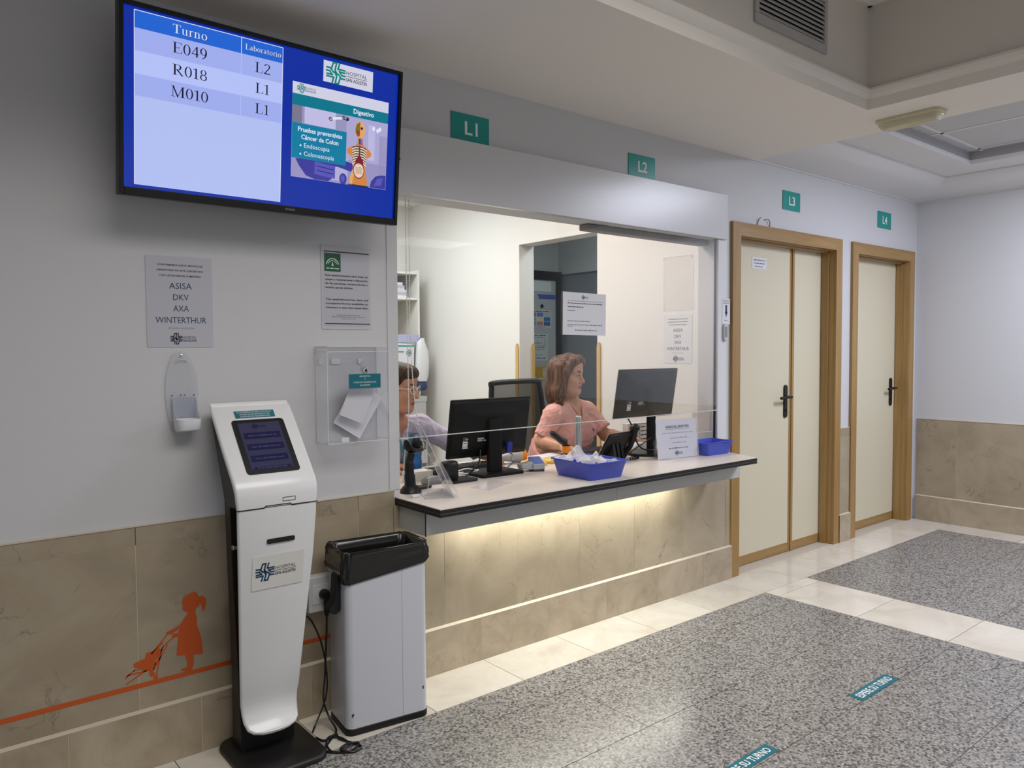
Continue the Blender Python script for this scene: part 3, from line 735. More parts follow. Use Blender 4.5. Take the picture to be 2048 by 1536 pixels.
# ---- soap bracket (empty)
def soap():
    cx = .785
    t = empty('soap_bracket', (cx, 0, 1.118), 'empty clear plastic soap dispenser bracket under the laminated notice', 'soap dispenser')
    AC = clear('soap_plate', tint=(.99, .99, 1), refl=.6, body=.2, bodycol=(.90, .91, .95), rough=.08)
    mb = MB(); P = []
    for z, hw in ((1.125, .036), (1.16, .045), (1.20, .051), (1.25, .0545), (1.30, .052), (1.34, .043), (1.37, .033), (1.385, .024), (1.389, .012)): P.append((hw, z))
    pts = [(cx + a, -.0015, z) for a, z in P] + [(cx - a, -.0015, z) for a, z in P[::-1]]
    mb.prism(pts, (0, -.005, 0), AC); mb.build('back_plate', t, bevel=.0015)
    mb = MB(); CUP = mat('cup_plastic', (.74, .75, .78), .25)
    # cup: rounded tray with low front, high sides
    def ring(z, s, d0, d1): return [Vector((cx + .004 + a * s, -(d0 + d1) / 2 + b * (d1 - d0) / .07, z)) for a, b in rrect(.082, .07, .022, 5)]
    mb.loft([ring(1.122, .80, .010, .060), ring(1.128, .92, .008, .072), ring(1.145, 1, .007, .078), ring(1.165, 1, .007, .078), ring(1.165, .93, .010, .074), ring(1.150, .90, .012, .07)], CUP, caps=True)
    mb.build('cup', t)
    mb = MB()
    for s in (-1, 1):
        x = cx + .004 + s * .039
        mb.prism([(x, -.0075, 1.16), (x, -.060, 1.16), (x, -.052, 1.178), (x, -.030, 1.195), (x, -.024, 1.225), (x, -.0075, 1.236)], (-s * .0025, 0, 0), AC)
    mb.box(cx - .034, cx + .042, -.0095, -.0072, 1.166, 1.236, clear('soap_inner', tint=(.85, .87, .93), refl=.9, body=.45, bodycol=(.62, .65, .74), rough=.15))
    mb.build('cup_side', t)
    for a, z, r in ((0, 1.379, .0042), (-.034, 1.243, .0022), (.038, 1.243, .0022), (-.005, 1.244, .002), (.008, 1.244, .002)):
        MB().lathe([(r, 0), (r, .002), (r * .6, .003)], (cx + a, -.0067, z), DGREY if r < .003 else CHROME, 12, R=Matrix.Rotation(PI / 2, 3, 'X')).build('screw', t)
    mb = MB(); mb.tube(spline([(cx - .016, -.008, 1.352), (cx - .012, -.009, 1.362), (cx + .01, -.009, 1.363), (cx + .018, -.008, 1.356)], 5), .002, LGREY, 6)
    mb.build('hook', t)
soap()

# ---- clear suggestion box
def suggestion_box():
    x0, x1, y0, y1, z0, z1 = 1.272, 1.536, -.1015, -.0015, 1.042, 1.402
    t = empty('suggestion_box', (1.404, -.05, z0), 'clear acrylic wall box with small lock and teal label', 'suggestion box')
    AC = clear('acrylic', tint=(.995, .995, 1), refl=.3, body=.008, bodycol=(.85, .87, .9), ior=1.4)
    ED = clear('acrylic_edge', tint=(.95, .96, .97), refl=.6, body=.55, bodycol=(.92, .94, .97), rough=.1)
    mb = MB(); d = .003
    mb.box(x0, x1, y1 - d, y1, z0, z1, AC); mb.box(x0, x1, y0, y0 + d, z0, z1 - .015, AC)
    mb.box(x0, x0 + d, y0 + d, y1 - d, z0 + d, z1, AC); mb.box(x1 - d, x1, y0 + d, y1 - d, z0 + d, z1, AC); mb.box(x0, x1, y0 + d, y1 - d, z0, z0 + d, AC)
    mb.build('body', t, smooth=False)
    mb = MB(); mb.box(x0, x1, y0 - .004, y1 - .0, z1 + .0005, z1 + .004, AC); mb.build('lid', t, smooth=False)
    mb = MB(); e = .0022
    for x in (x0, x1 - e):
        for y in (y0 - .0004, y1 - e): mb.box(x, x + e, y, y + e, z0, z1 - (.015 if y < -.05 else 0), ED)
    for z in (z0 - .0004, z1 - .016, z1 + .0042):
        mb.box(x0, x1, y0 - .0006, y0 + e, z, z + e, ED)
        for x in (x0, x1 - e): mb.box(x, x + e, y0, y1, z, z + e, ED)
    mb.box(x0, x1, y1 - e, y1 - .0002, z1 + .0042, z1 + .006, ED)
    mb.build('bright_edge', t, smooth=False)
    mb = MB()
    for xx in (x0 + .012, x0 + .065, x1 - .085): MB().box(xx, xx + (.016 if xx < x0 + .05 or xx > x1 - .1 else .036), y1 - d - .002, y1 - d - .0003, z1 - .062, z1 - .042, ED).build('clip', t, smooth=False)
    MB().box(x0 + .055, x0 + .085, y0 - .0015, y0 - .0004, z0 + .004, z0 + .022, ED).build('clip', t, smooth=False)
    mb = MB(); RX = Matrix.Rotation(PI / 2, 3, 'X'); lx, lz = 1.428, 1.315
    mb.lathe([(.0125, 0), (.0125, .004), (.010, .007), (.006, .0075)], (lx, y0 - .0004, lz), CHROME, 20, R=RX); mb.lathe([(.005, 0), (.005, .0085), (.002, .009)], (lx, y0 - .0004, lz), BLACK, 12, R=RX)
    mb.tube([(lx, y0 + .004, lz), (lx, y0 + .022, lz)], .008, CHROME, 12); mb.box(lx - .006, lx + .006, y0 + .020, y0 + .024, lz, lz + .034, CHROME)
    mb.build('lock', t)
    F = Fr((0, y0 - .0006, 0)); mb = MB()
    a, b, c, e2 = 1.360, 1.496, 1.248, 1.302
    mb.prism([F.p(a, c, 0), F.p(b, c - .001, 0), F.p(b, e2, 0), F.p(a, e2, 0)], F.n * .0006, TEALD)
    for k, (s, w) in enumerate((('ENCUESTAS', .045), ('Y', .005), ('HOJAS DE SUGERENCIAS', .096), ('PACIENTES', .043))):
        mb.text(F, s, (a + b) / 2, e2 - .0115 - .0115 * k, .006, LET, w=w, off=.0011)
    mb.build('label_sticker', t, smooth=False)
    # two sheets lying askew inside
    for k, (ang, cx, cz, yy, s) in enumerate(((-.56, 1.436, 1.160, -.030, 1.0), (-.40, 1.418, 1.196, -.062, .8))):
        pts = [(cx + math.cos(ang) * x - math.sin(ang) * z, yy - .012 * z / .1 * .3, cz + math.sin(ang) * x + math.cos(ang) * z) for x, z in ((-.066 * s, -.094 * s), (.066 * s, -.094 * s), (.066 * s, .094 * s), (-.066 * s, .094 * s))]
        MB().prism(pts, (0, -.0012, 0), PAPER).build('survey_sheet', label=('larger white sheet standing askew at the back of the clear box', 'smaller white sheet leaning in front inside the clear box')[k], cat='paper', group='survey sheets in the clear box', smooth=False)
suggestion_box()

# ---- ticket kiosk
def kiosk():
    xc = 1.0
    t = empty('ticket_kiosk', (xc, -.2, 0), 'white and black ticket kiosk with sloping touch screen, in front of the marble dado', 'kiosk')
    KW = mat('kiosk_white', (.74, .74, .74), .30, coat=.2); KB = mat('kiosk_black', (.011, .010, .010), .42, spec=.4)
    mb = MB()
    P = rrect(.288, .335, .06, 6)
    mb.loft([[Vector((xc + .004 + a * s, -.186 + b * s, z)) for a, b in P] for z, s in ((.0008, 1), (.010, 1), (.016, .985), (.022, .93))], KB); mb.build('base_plate', t)
    # black column, side profile (y, z), narrowing downward
    prof = [(-.088, .018, .19), (-.10, .30, .205), (-.118, .60, .235), (-.150, .88, .262), (-.165, .94, .268)]
    rings = []
    for y, z, w in prof:
        rings.append([Vector((xc - w / 2, -.072 - (z * .09), z)), Vector((xc + w / 2, -.072 - (z * .09), z)), Vector((xc + w / 2, y - .07 + z * .02, z)), Vector((xc - w / 2, y - .07 + z * .02, z))])
    mb = MB(); mb.loft(rings, KB)
    # black underside of the head, between column and sloping face
    for s in (-1, 1): pass
    hp = [(-.055, 1.170), (-.060, 1.185), (-.268, .955), (-.280, .935), (-.280, .885), (-.22, .88), (-.170, .90)]
    mb.prism([(xc - .138, y, z) for y, z in hp], (.276, 0, 0), KB)
    mb.build('column', t, bevel=.003)
    # white front panel
    def strip(rows, name, thick=.010, lab=None):
        """rows: (y, z, half width), front skin swept downward with rounded side edges"""
        mb = MB(); rings = []
        for i, (y, z, hw) in enumerate(rows):
            a = Vector((0, rows[max(i - 1, 0)][0], rows[max(i - 1, 0)][1])); b = Vector((0, rows[min(i + 1, len(rows) - 1)][0], rows[min(i + 1, len(rows) - 1)][1]))
            tt = (b - a).normalized(); n = Vector((0, tt.z, -tt.y)).normalized()
            if n.y > 0: n = -n
            c = Vector((xc, y, z)); r = .010
            ring = []
            for dx, dn in ((-hw, -thick), (-hw, -.006), (-hw + .002, -.002), (-hw + .008, 0), (hw - .008, 0), (hw - .002, -.002), (hw, -.006), (hw, -thick)):
                ring.append(c + Vector((dx, 0, 0)) + n * dn)
            rings.append(ring)
        mb.loft(rings, KW); return mb
    rows = [(-.288, .876, .136), (-.286, .84, .1355), (-.270, .70, .130), (-.236, .50, .119), (-.206, .32, .1095), (-.190, .22, .104), (-.182, .19, .101), (-.183, .160, .098), (-.192, .135, .0955), (-.210, .116, .089), (-.224, .108, .074), (-.234, .103, .047), (-.238, .101, .02)]
    mb = strip(rows, 'f'); mb.build('front_panel', t, ang=50)
    # head shell: sloping face turning into a short front
    hrows = [(-.050, 1.176, .112), (-.050, 1.190, .128), (-.056, 1.200, .137), (-.066, 1.197, .1415), (-.10, 1.160, .142), (-.18, 1.068, .142), (-.26, .978, .141), (-.276, .958, .141), (-.286, .938, .1405), (-.290, .915, .1395), (-.289, .8795, .1365)]
    mb = strip(hrows, 'h', .014)
    zf = -.2905
    F = Fr((xc, zf, 0)); 
    mb.stroke(F, [(.015, .905), (.015, .893), (.058, .893), (.058, .905), (.015, .905)], .0016, BLACKM, .0002)
    mb.build('head_shell', t, ang=50)
    mb = MB(); sm = [(-.137, .8775), (-.05, .8775), (-.044, .883), (.040, .883), (.047, .8765), (.137, .8775)]
    mb.stroke(Fr((xc, -.2895, 0)), sm, .003, BLACKM, .0004); mb.build('panel_seam', t)
    # screen set into the slope
    o = Vector((xc, -.0985, 1.1625)); e = Vector((xc, -.262, .9757)); dn = (e - o).normalized()
    SF = Fr((xc + .003, -.0985, 1.1625), (1, 0, 0), -dn); Ls = (e - o).length
    mb = MB()
    def slab(hw, a, b, r, z0, z1, m):
        cy = -(a + b) / 2; P = [(x, y + cy) for x, y in rrect(2 * hw, b - a, r, 4)]
        mb.prism([SF.p(x, y, z0) for x, y in P], SF.n * (z1 - z0), m)
    slab(.092, .012, Ls - .012, .012, .0003, .0016, BLACK)
    mb.build('screen_bezel', t)
    mb = MB(); SG = mat('kiosk_screen', (.006, .006, .008), .08, emit=srgb(58, 58, 92), estr=.55); SBt = mat('kiosk_button', (.006, .006, .008), .08, emit=srgb(14, 16, 62), estr=.7); SI = mat('kiosk_print', (.006, .006, .008), .1, emit=srgb(58, 60, 104), estr=.8); SK = mat('kiosk_mark', (.004, .004, .006), .1, emit=srgb(16, 16, 40), estr=.5)
    top, bot = -.026, -(Ls - .030)
    mb.rect(SF, -.073, bot, .073, top, SG, .0018)
    logo(mb, SF, -.016, top - .016, .011, SK, None, .0021, ('a', 'b'), SK)
    for k in range(4):
        y = top - .042 - .047 * k
        mb.rect(SF, -.064, max(y - .026, bot), .064, y, SBt, .0021)
        if k < 3: mb.bars(SF, -.050, .050, y - .0155, .0055, SI, 40 + k, .0023)
        else: mb.bars(SF, -.050, .050, max(y - .0155, bot + .002), .005, SI, 43, .0023)
    mb.build('screen', t, smooth=False)
    # teal sticker at the head's top
    mb = MB(); mb.rect(SF, -.073, .005, .071, .034, TEALD, .0010) if False else None
    T2 = SF.sub(-.004, .014)
    mb.prism([T2.p(-.068, -.017, .0005), T2.p(.072, -.017, .0005), T2.p(.072, .013, .0005), T2.p(-.068, .013, .0005)], T2.n * .0006, TEALD)
    for k, (s, w) in enumerate((('SI LA PANTALLA ESTÁ APAGADA', .122), ('ACUDA AL MOSTRADOR DEL', .108), ('AUXILIAR DE INFORMACIÓN', .106))): mb.text(T2, s, .002, .004 - .0092 * k, .0058, LET, w=w, off=.0014)
    mb.build('sticker', t, label='teal sticker with white lettering', smooth=False)
    # slot, logo card and side lock
    def front_y(z):
        for (ya, za, _), (yb, zb, _) in zip(rows, rows[1:]):
            if zb <= z <= za: return ya + (yb - ya) * (za - z) / (za - zb)
    y1 = front_y(.758); mb = MB()
    mb.prism([(xc + .010 + a, y1 - .0008, .762 + b) for a, b in rrect(.096, .016, .005, 3)], (0, -.003, 0), BLACKM); mb.build('ticket_slot', t)
    ya, yb = front_y(.72), front_y(.60)
    upv = Vector((0, ya - yb, .12)).normalized(); CF = Fr((xc + .004, yb, .60), (1, 0, 0), upv); mb = MB()
    mb.prism([CF.p(a, b + .058, .0012) for a, b in rrect(.178, .118, .005, 3)], CF.n * .0012, mat('card_white', (.70, .69, .66), .4))
    logo(mb, CF, -.045, .06, .031, INKB, INKB, .003, ('a', 'b'))
    mb.build('logo_card', t, label='white logo card on the front panel', smooth=False)
    mb = MB(); mb.tube([(xc - .110, -.215, .745), (xc - .128, -.215, .745)], .009, CHROME, 14); mb.tube([(xc - .1282, -.215, .745), (xc - .131, -.215, .745)], .006, STEEL, 14); mb.build('side_lock', t)
kiosk()

# ---- wall socket with plug and lead
def socket():
    t = empty('wall_socket', (1.252, 0, .398), 'white surface wall socket behind the kiosk', 'socket')
    mb = MB(); mb.box(1.205, 1.302, -.055, -.0105, .405, .540, WHITE); mb.build('box', t, bevel=.004)
    mb = MB(); mb.box(1.218, 1.290, -.0575, -.0553, .436, .510, LET); mb.lathe([(.024, 0), (.024, .002), (.018, .0025)], (1.254, -.0576, .473), LET, 24, R=Matrix.Rotation(PI / 2, 3, 'X')); mb.build('face', t, bevel=.001)
socket()
mb = MB(); mb.lathe([(.019, 0), (.020, .006), (.019, .022), (.012, .034)], (1.262, -.0606, .473), BLACK, 20, R=Matrix.Rotation(PI / 2, 3, 'X'))
mb.tube([(1.262, -.086, .478), (1.262, -.088, .445), (1.262, -.086, .408), (1.262, -.085, .395)], [.011, .0125, .010, .006], BLACK, 12)
t = empty('power_cord', (1.2, -.2, .0), 'black power cord plugged into the wall socket, its slack coiled on the floor', 'power cord')
mb.build('plug', t)
P = [(1.262, -0.085, 0.395), (1.26, -0.085, 0.33), (1.255, -0.085, 0.25), (1.243, -0.1, 0.17), (1.222, -0.13, 0.1), (1.228, -0.16, 0.045), (1.232, -0.21, 0.012), (1.19, -0.248, 0.0045), (1.145, -0.298, 0.0045), (1.17, -0.338, 0.0045), (1.225, -0.323, 0.0045), (1.228, -0.268, 0.006), (1.198, -0.233, 0.01), (1.165, -0.268, 0.01), (1.16, -0.328, 0.0045), (1.21, -0.363, 0.0045), (1.255, -0.338, 0.0095), (1.215, -0.323, 0.012), (1.185, -0.338, 0.009), (1.215, -0.373, 0.0045), (1.255, -0.353, 0.0045), (1.22, -0.263, 0.0045), (1.218, -0.235, 0.0125), (1.172, -0.24, 0.006), (1.158, -0.2, 0.0055)]
MB().tube(spline(P, 7), .0038, BLACK, 8).build('cord', t)
P = [(1.166, -.155, .0055), (1.19, -.13, .02), (1.235, -.11, .08), (1.252, -.10, .14), (1.25, -.092, .22), (1.235, -.082, .31), (1.205, -.075, .385), (1.18, -.075, .41), (1.14, -.09, .42)]
MB().tube(spline(P, 7), .0032, BLACK, 8).build('cable', bpy.data.objects['ticket_kiosk'])

# ---- waste bin
def bin_():
    a = -.13; R = rotz(a); C0 = Vector((1.421, -.189, 0)); w, d, h = .322, .200, .655
    t = empty('waste_bin', tuple(C0), 'white metal waste bin lined with a black bag, between kiosk and counter', 'bin')
    BW = mat('bin_enamel', (.60, .61, .66), .28, coat=.2)
    def ring(ww, dd, z, r): return [C0 + R @ Vector((x, y, z)) for x, y in rrect(ww, dd, r, 5)]
    MB().loft([ring(w, d, .0008, .028), ring(w + .004, d + .004, .004, .03), ring(w + .004, d + .004, .024, .03), ring(w, d, .026, .028)], BLACKM).build('base', t)
    mb = MB(); mb.loft([ring(w, d, .0265, .028), ring(w, d, h, .028), ring(w - .006, d - .006, h, .026), ring(w - .006, d - .006, .03, .026)], BW)
    F = Fr(C0 + R @ Vector((0, -d / 2, 0)), R @ Vector((1, 0, 0)))
    mb.rect(F, .055, .03, .0563, h, mat('seam_grey', (.35, .36, .38), .5), .0003)
    chip = mat('chipped_spot', (.03, .03, .03), .6)
    mb.poly(F, [(.134, .118), (.141, .122), (.140, .108), (.136, .108)], chip, .0004)
    F2 = Fr(C0 + R @ Vector((-w / 2 + .020, -d / 2 + .0012, 0)), R @ Vector((1, -.25, 0)))
    mb.poly(F2, [(-.004, .078), (.003, .084), (.006, .081), (.0, .068)], chip, .0014)
    mb.build('body', t, ang=50)
    # bag: wrinkled skirt outside, folded rim, hollow inside
    BAG = mat('bag_black', (.012, .0115, .0105), .18, spec=.6)
    N = 96; g = random.Random(3)
    base = rrect(w + .010, d + .010, .03, 23)
    ph = [g.uniform(0, 6.28) for _ in range(8)]
    def wr(i, z, amp):
        th = 2 * PI * i / len(base)
        return amp * (math.sin(9 * th + ph[0] + z * 40) * .5 + math.sin(17 * th + ph[1] - z * 55) * .35 + math.sin(31 * th + ph[2] + z * 90) * .25)
    rings = []
    for z, s, amp in ((-.086, .992, .005), (-.080, 1.016, .008), (-.062, 1.024, .009), (-.042, 1.024, .008), (-.022, 1.020, .006), (-.004, 1.014, .005), (.012, 1.002, .004), (.016, .975, .004), (.006, .945, .006), (-.03, .915, .010), (-.08, .89, .014), (-.20, .85, .014), (-.24, .55, .012)):
        ring = []
        for i, (x, y) in enumerate(base):
            L = math.hypot(x, y); nx, ny = x / L, y / L; k = wr(i, z, amp)
            zz = h + z
            if z < -.02 and s > .98:   # hem hangs lower on the left and front
                lo = (.5 - x / w) * .5 + (.5 - y / d) * .25
                zz -= (lo - .55) * .085 * min(1, -z / .08)
            if z < .012 and s < .96: ex, ey = x * (w - .024) / (w + .01) * s / .945, y * (d - .024) / (d + .01) * s / .945
            else: ex, ey = x * s, y * s
            ring.append(C0 + R @ Vector((ex + nx * k * (.5 if s < .96 else 1), ey + ny * k * (.5 if s < .96 else 1), zz + k * .6)))
        rings.append(ring)
    MB().loft(rings, BAG, caps=False).build('liner_bag', t, label='wrinkled black bin liner folded over the rim', ang=70)
    mb = MB(); pts = [(-w / 2 - .004, -.005, .592), (-w / 2 - .020, -.02, .575), (-w / 2 - .022, -.04, .53), (-w / 2 - .028, -.04, .485), (-w / 2 - .046, -.02, .462), (-w / 2 - .043, -.015, .450), (-w / 2 - .020, -.035, .440), (-w / 2 - .003, -.045, .452), (-w / 2 - .003, -.048, .54), (-w / 2 - .003, -.03, .585)]
    mb.prism([C0 + R @ Vector((x, -.055, z)) for x, y, z in pts], R @ Vector((0, .055, 0)), BLACKM); mb.build('side_handle', t, bevel=.005)
bin_()

# ---- wall decal
GIRL = [(0.807, 0.563), (0.786, 0.559), (0.771, 0.55), (0.765, 0.535), (0.767, 0.522), (0.768, 0.506), (0.776, 0.499), (0.785, 0.498), (0.781, 0.488), (0.769, 0.475), (0.76, 0.461), (0.751, 0.454), (0.727, 0.447), (0.711, 0.442), (0.715, 0.434), (0.727, 0.433), (0.754, 0.444), (0.75, 0.432), (0.733, 0.433), (0.729, 0.426), (0.732, 0.418), (0.75, 0.42), (0.747, 0.395), (0.743, 0.354), (0.757, 0.352), (0.772, 0.35), (0.777, 0.324), (0.776, 0.306), (0.756, 0.303), (0.756, 0.299), (0.786, 0.29), (0.795, 0.297), (0.8, 0.318), (0.799, 0.344), (0.823, 0.339), (0.831, 0.342), (0.829, 0.375), (0.824, 0.408), (0.816, 0.435), (0.812, 0.449), (0.814, 0.474), (0.808, 0.488), (0.812, 0.506), (0.821, 0.507), (0.824, 0.519), (0.83, 0.509), (0.832, 0.492), (0.838, 0.489), (0.846, 0.512), (0.845, 0.531), (0.834, 0.543), (0.822, 0.543), (0.816, 0.556)]
SEAT = [(0.608, 0.361), (0.62, 0.366), (0.643, 0.37), (0.649, 0.389), (0.671, 0.39), (0.689, 0.398), (0.694, 0.378), (0.676, 0.358), (0.67, 0.322), (0.664, 0.309), (0.655, 0.311), (0.656, 0.326), (0.636, 0.332), (0.625, 0.344), (0.61, 0.348)]
LINES = [[(0.715, 0.434), (0.665, 0.382)], [(0.744, 0.427), (0.7, 0.395), (0.67, 0.332)], [(0.7, 0.41), (0.665, 0.382)], [(0.676, 0.345), (0.586, 0.3)], [(0.714, 0.397), (0.67, 0.328), (0.592, 0.329)], [(0.697, 0.389), (0.676, 0.299)], [(0.642, 0.342), (0.609, 0.339), (0.589, 0.326), (0.583, 0.319)]]
DF = Fr((0, -.0104, 0))
t = empty('wall_decal', (.8, -.0104, .27), 'orange vinyl silhouette of a girl pushing a doll stroller along a line', 'wall decal')
MB().poly(DF, GIRL, ORANGE, .0005).build('girl_silhouette', t, smooth=False)
mb = MB(); mb.poly(DF, SEAT, ORANGE, .0005)
for L in LINES: mb.stroke(DF, L, .0045, ORANGE, .0006)
for x, z in ((.582, .282), (.676, .297), (.666, .311)): mb.disc(DF, x, z, .0075, .0075, ORANGE, .0007)
mb.build('stroller_silhouette', t, smooth=False)
MB().rect(DF, -3.0, .2755, 1.40, .2915, ORANGE, .0005).build('ground_line', t, smooth=False)
MB().poly(DF, [(1.318, .500), (1.345, .512), (1.345, .495), (1.330, .488)], ORANGE, .0005).build('balloon_silhouette', t, smooth=False)

# ---- floor stickers
def floor_sign(x0, x1, ya, yb, label):
    F = Fr((0, 0, 0), (1, 0, 0), (0, 1, 0)); mb = MB()
    F = Fr(((x0 + x1) / 2, (ya + yb) / 2, .0006), rotz(.012) @ Vector((1, 0, 0)), rotz(.012) @ Vector((0, 1, 0)))
    w, h = x1 - x0, yb - ya
    mb.prism([F.p(a * w / 2, b * h / 2) for a, b in ((-1, -1), (1, -1), (1, 1), (-1, 1))], F.n * .0008, TEALD)
    mb.text(F, 'ESPERE SU TURNO', 0, -h * .27, h * .54, LET, w=w * .86, bold=True, off=.0014)
    mb.build('floor_sticker', label=label, cat='sticker', smooth=False)
floor_sign(2.941, 3.255, -1.315, -1.254, 'teal floor sticker with white lettering, the whole one further from the viewer')
floor_sign(2.040, 2.354, -1.308, -1.254, 'teal floor sticker cut off at the bottom edge of the picture')

# ---- vent grille, emergency lamp
def vent():
    x0, x1, z0, z1, y = 2.77, 3.335, 2.712, 2.962, -.9105
    t = empty('vent_grille', ((x0 + x1) / 2, y, z0), 'grey slatted air vent in the raised ceiling wall', 'vent')
    VG = mat('vent_grey', (.42, .41, .40), .5)
    mb = MB(); b = .026
    mb.box(x0, x1, y - .012, y, z0, z0 + b * 1.5, VG); mb.box(x0, x1, y - .012, y, z1 - b, z1, VG); mb.box(x0, x0 + b, y - .012, y, z0 + b * 1.5, z1 - b, VG); mb.box(x1 - b, x1, y - .012, y, z0 + b * 1.5, z1 - b, VG)
    mb.build('frame', t, bevel=.002)
    MB().box(x0 + b, x1 - b, y - .0012, y - .0004, z0 + b, z1 - b, BLACKM).build('backing', t)
    n = 9; zz0, zz1 = z0 + b * 1.5, z1 - b; st = (zz1 - zz0) / n
    for k in range(n):
        z = zz0 + st * (k + .12)
        MB().prism([(x0 + b, y - .0105, z), (x0 + b, y - .002, z + st * .80), (x0 + b, y - .0035, z + st * .88), (x0 + b, y - .0118, z + st * .10)], (x1 - x0 - 2 * b, 0, 0), VG).build('slat', t)
vent()
def emergency():
    t = empty('emergency_light', (4.0, -1.0, 2.51), 'yellowed white emergency light on the underside of the ceiling beam', 'emergency light')
    YW = mat('yellowed_plastic', srgb(206, 198, 160), .4)
    P = rrect(.125, .31, .03, 4)
    def ring(s, z, dx=0): return [Vector((4.0 + a * s, -1.0 + b * (1 - (1 - s) * .4), z)) for a, b in P]
    MB().loft([ring(1.0, 2.5424), ring(1.0, 2.530), ring(.93, 2.526)][::-1], YW).build('housing', t)
    MB().loft([ring(.84, 2.5258), ring(.80, 2.512), ring(.62, 2.497), ring(.4, 2.493)][::-1], clear('diffuser', tint=(.9, .88, .78), refl=.8, body=.7, bodycol=srgb(222, 214, 184), rough=.15)).build('diffuser', t)
    mb = MB(); mb.tube([(4.0, -1.12, 2.518), (4.0, -.88, 2.518)], .008, LET, 10); mb.build('lamp_tube', t)
emergency()
# ================================================================== reception counter
ZD = .788
TOPW = marble('counter_laminate', srgb(214, 206, 196), srgb(218, 210, 200), srgb(222, 214, 205), srgb(206, 197, 186), .33, .6, .1)
APRON = mat('apron_grey', (.62, .63, .61), .4)
EDGE = mat('edge_black', (.010, .010, .010), .42)
t = empty('reception_counter', (2.7, -.1, .66), 'long reception counter with black edge and light strip beneath', 'counter')
OUT = [(1.612, -.003), (1.612, -.335), (3.715, -.335), (3.80, -.07), (3.822, -.003)]
def slab(mb, pts, z0, z1, m): mb.prism([(x, y, z0) for x, y in pts], (0, 0, z1 - z0), m)
mb = MB(); slab(mb, OUT, ZD - .003, ZD, TOPW); slab(mb, OUT, ZD - .018, ZD - .0031, EDGE)
ins = [(1.6145, -.004), (1.6145, -.3325), (3.713, -.3325), (3.798, -.069), (3.819, -.004)]
slab(mb, ins, ZD - .021, ZD - .0181, GREY); slab(mb, OUT, ZD - .032, ZD - .0211, EDGE)
mb.build('countertop', t, smooth=False)
mb = MB(); slab(mb, [(1.64, -.002), (3.784, -.002), (3.784, .56), (1.30, .56), (1.30, .1305), (1.64, .1305)], ZD - .003, ZD, TOPW); slab(mb, [(1.64, -.002), (3.784, -.002), (3.784, .56), (1.30, .56), (1.30, .1305), (1.64, .1305)], ZD - .031, ZD - .0031, EDGE)
mb.build('desk_top', t, smooth=False)
mb = MB(); a0, a1, ya = 1.628, 3.745, -.205
mb.box(a0, 2.724, ya, ya + .016, .660, ZD - .0325, APRON); mb.box(2.726, a1, ya, ya + .016, .660, ZD - .0325, APRON); mb.box(a0 - .001, a0 + .0035, ya - .0012, ya + .001, .658, ZD - .0325, EDGE)
mb.box(a0, a0 + .014, ya + .0165, -.012, .660, ZD - .0325, APRON); mb.box(a1 - .014, a1, ya + .0165, -.012, .660, ZD - .0325, APRON)
mb.build('apron', t, smooth=False)
LED = mat('led_strip', (.8, .8, .7), .5, emit=(1.0, .97, .85), estr=22)
mb = MB(); mb.box(1.86, 3.38, -.140, -.120, .700, .712, LED); mb.build('light_strip', t, label='glowing warm white light strip')
mb = MB(); mb.box(1.84, 3.40, -.150, -.110, .7125, .7555, WHITE); mb.build('light_housing', t)
for x in (1.75, 2.6, 3.5): MB().box(x - .02, x + .02, .16, .54, .0008, ZD - .0315, LGREY).build('leg', t)

area('counter_strip_light', (2.62, -.115, .698), (1.52, .02), 5.2, (.99, 1.0, .92))

# ---- glass screen, its steel post, hanging flap
GL = clear('pane_glass', tint=(.99, .995, .99), refl=.14, body=.0, ior=1.45)
GLE = clear('pane_edge', tint=(.85, .92, .9), refl=1, body=.65, bodycol=(.92, .95, .95), rough=.1)
t = empty('glass_screen', (2.69, -.012, 1.03), 'large clear glass screen hanging over the reception counter', 'glass screen')
MB().box(1.634, 3.798, -.0155, -.0095, 1.0305, 2.028, GL).build('pane', t, smooth=False)
mb = MB(); mb.box(1.634, 3.798, -.0160, -.0090, 1.0268, 1.0304, GLE); mb.build('polished_edge', t, smooth=False)
t = empty('screen_flap', (3.70, .02, .92), 'small clear plastic flap hanging at the right end of the reception opening', 'plastic flap')
MB().box(3.60, 3.782, .016, .018, .905, 1.022, clear('flap', tint=(1, .97, .95), refl=.6, body=.10, bodycol=(.9, .85, .83))).build('flap', t, smooth=False)
mb = MB(); mb.box(3.60, 3.782, .0155, .0185, .902, .9048, GLE); mb.build('lower_edge', t, smooth=False)
t = empty('screen_post', (2.700, .034, ZD), 'short steel post holding the glass screen edge behind the filled blue tray', 'post')
mb = MB(); mb.lathe([(.0155, .0055), (.0155, .262), (.0135, .267), (.008, .270)], (2.700, .034, ZD), STEEL, 20)
for k in range(10):
    a = 2 * PI * k / 10; mb.tube([(2.700 + .0155 * math.cos(a), .034 + .0155 * math.sin(a), ZD + .006), (2.700 + .0155 * math.cos(a), .034 + .0155 * math.sin(a), ZD + .26)], .0015, GREY, 5)
mb.build('shaft', t); MB().lathe([(.026, .0006), (.026, .004), (.022, .0054)], (2.700, .034, ZD), STEEL, 24).build('foot', t)

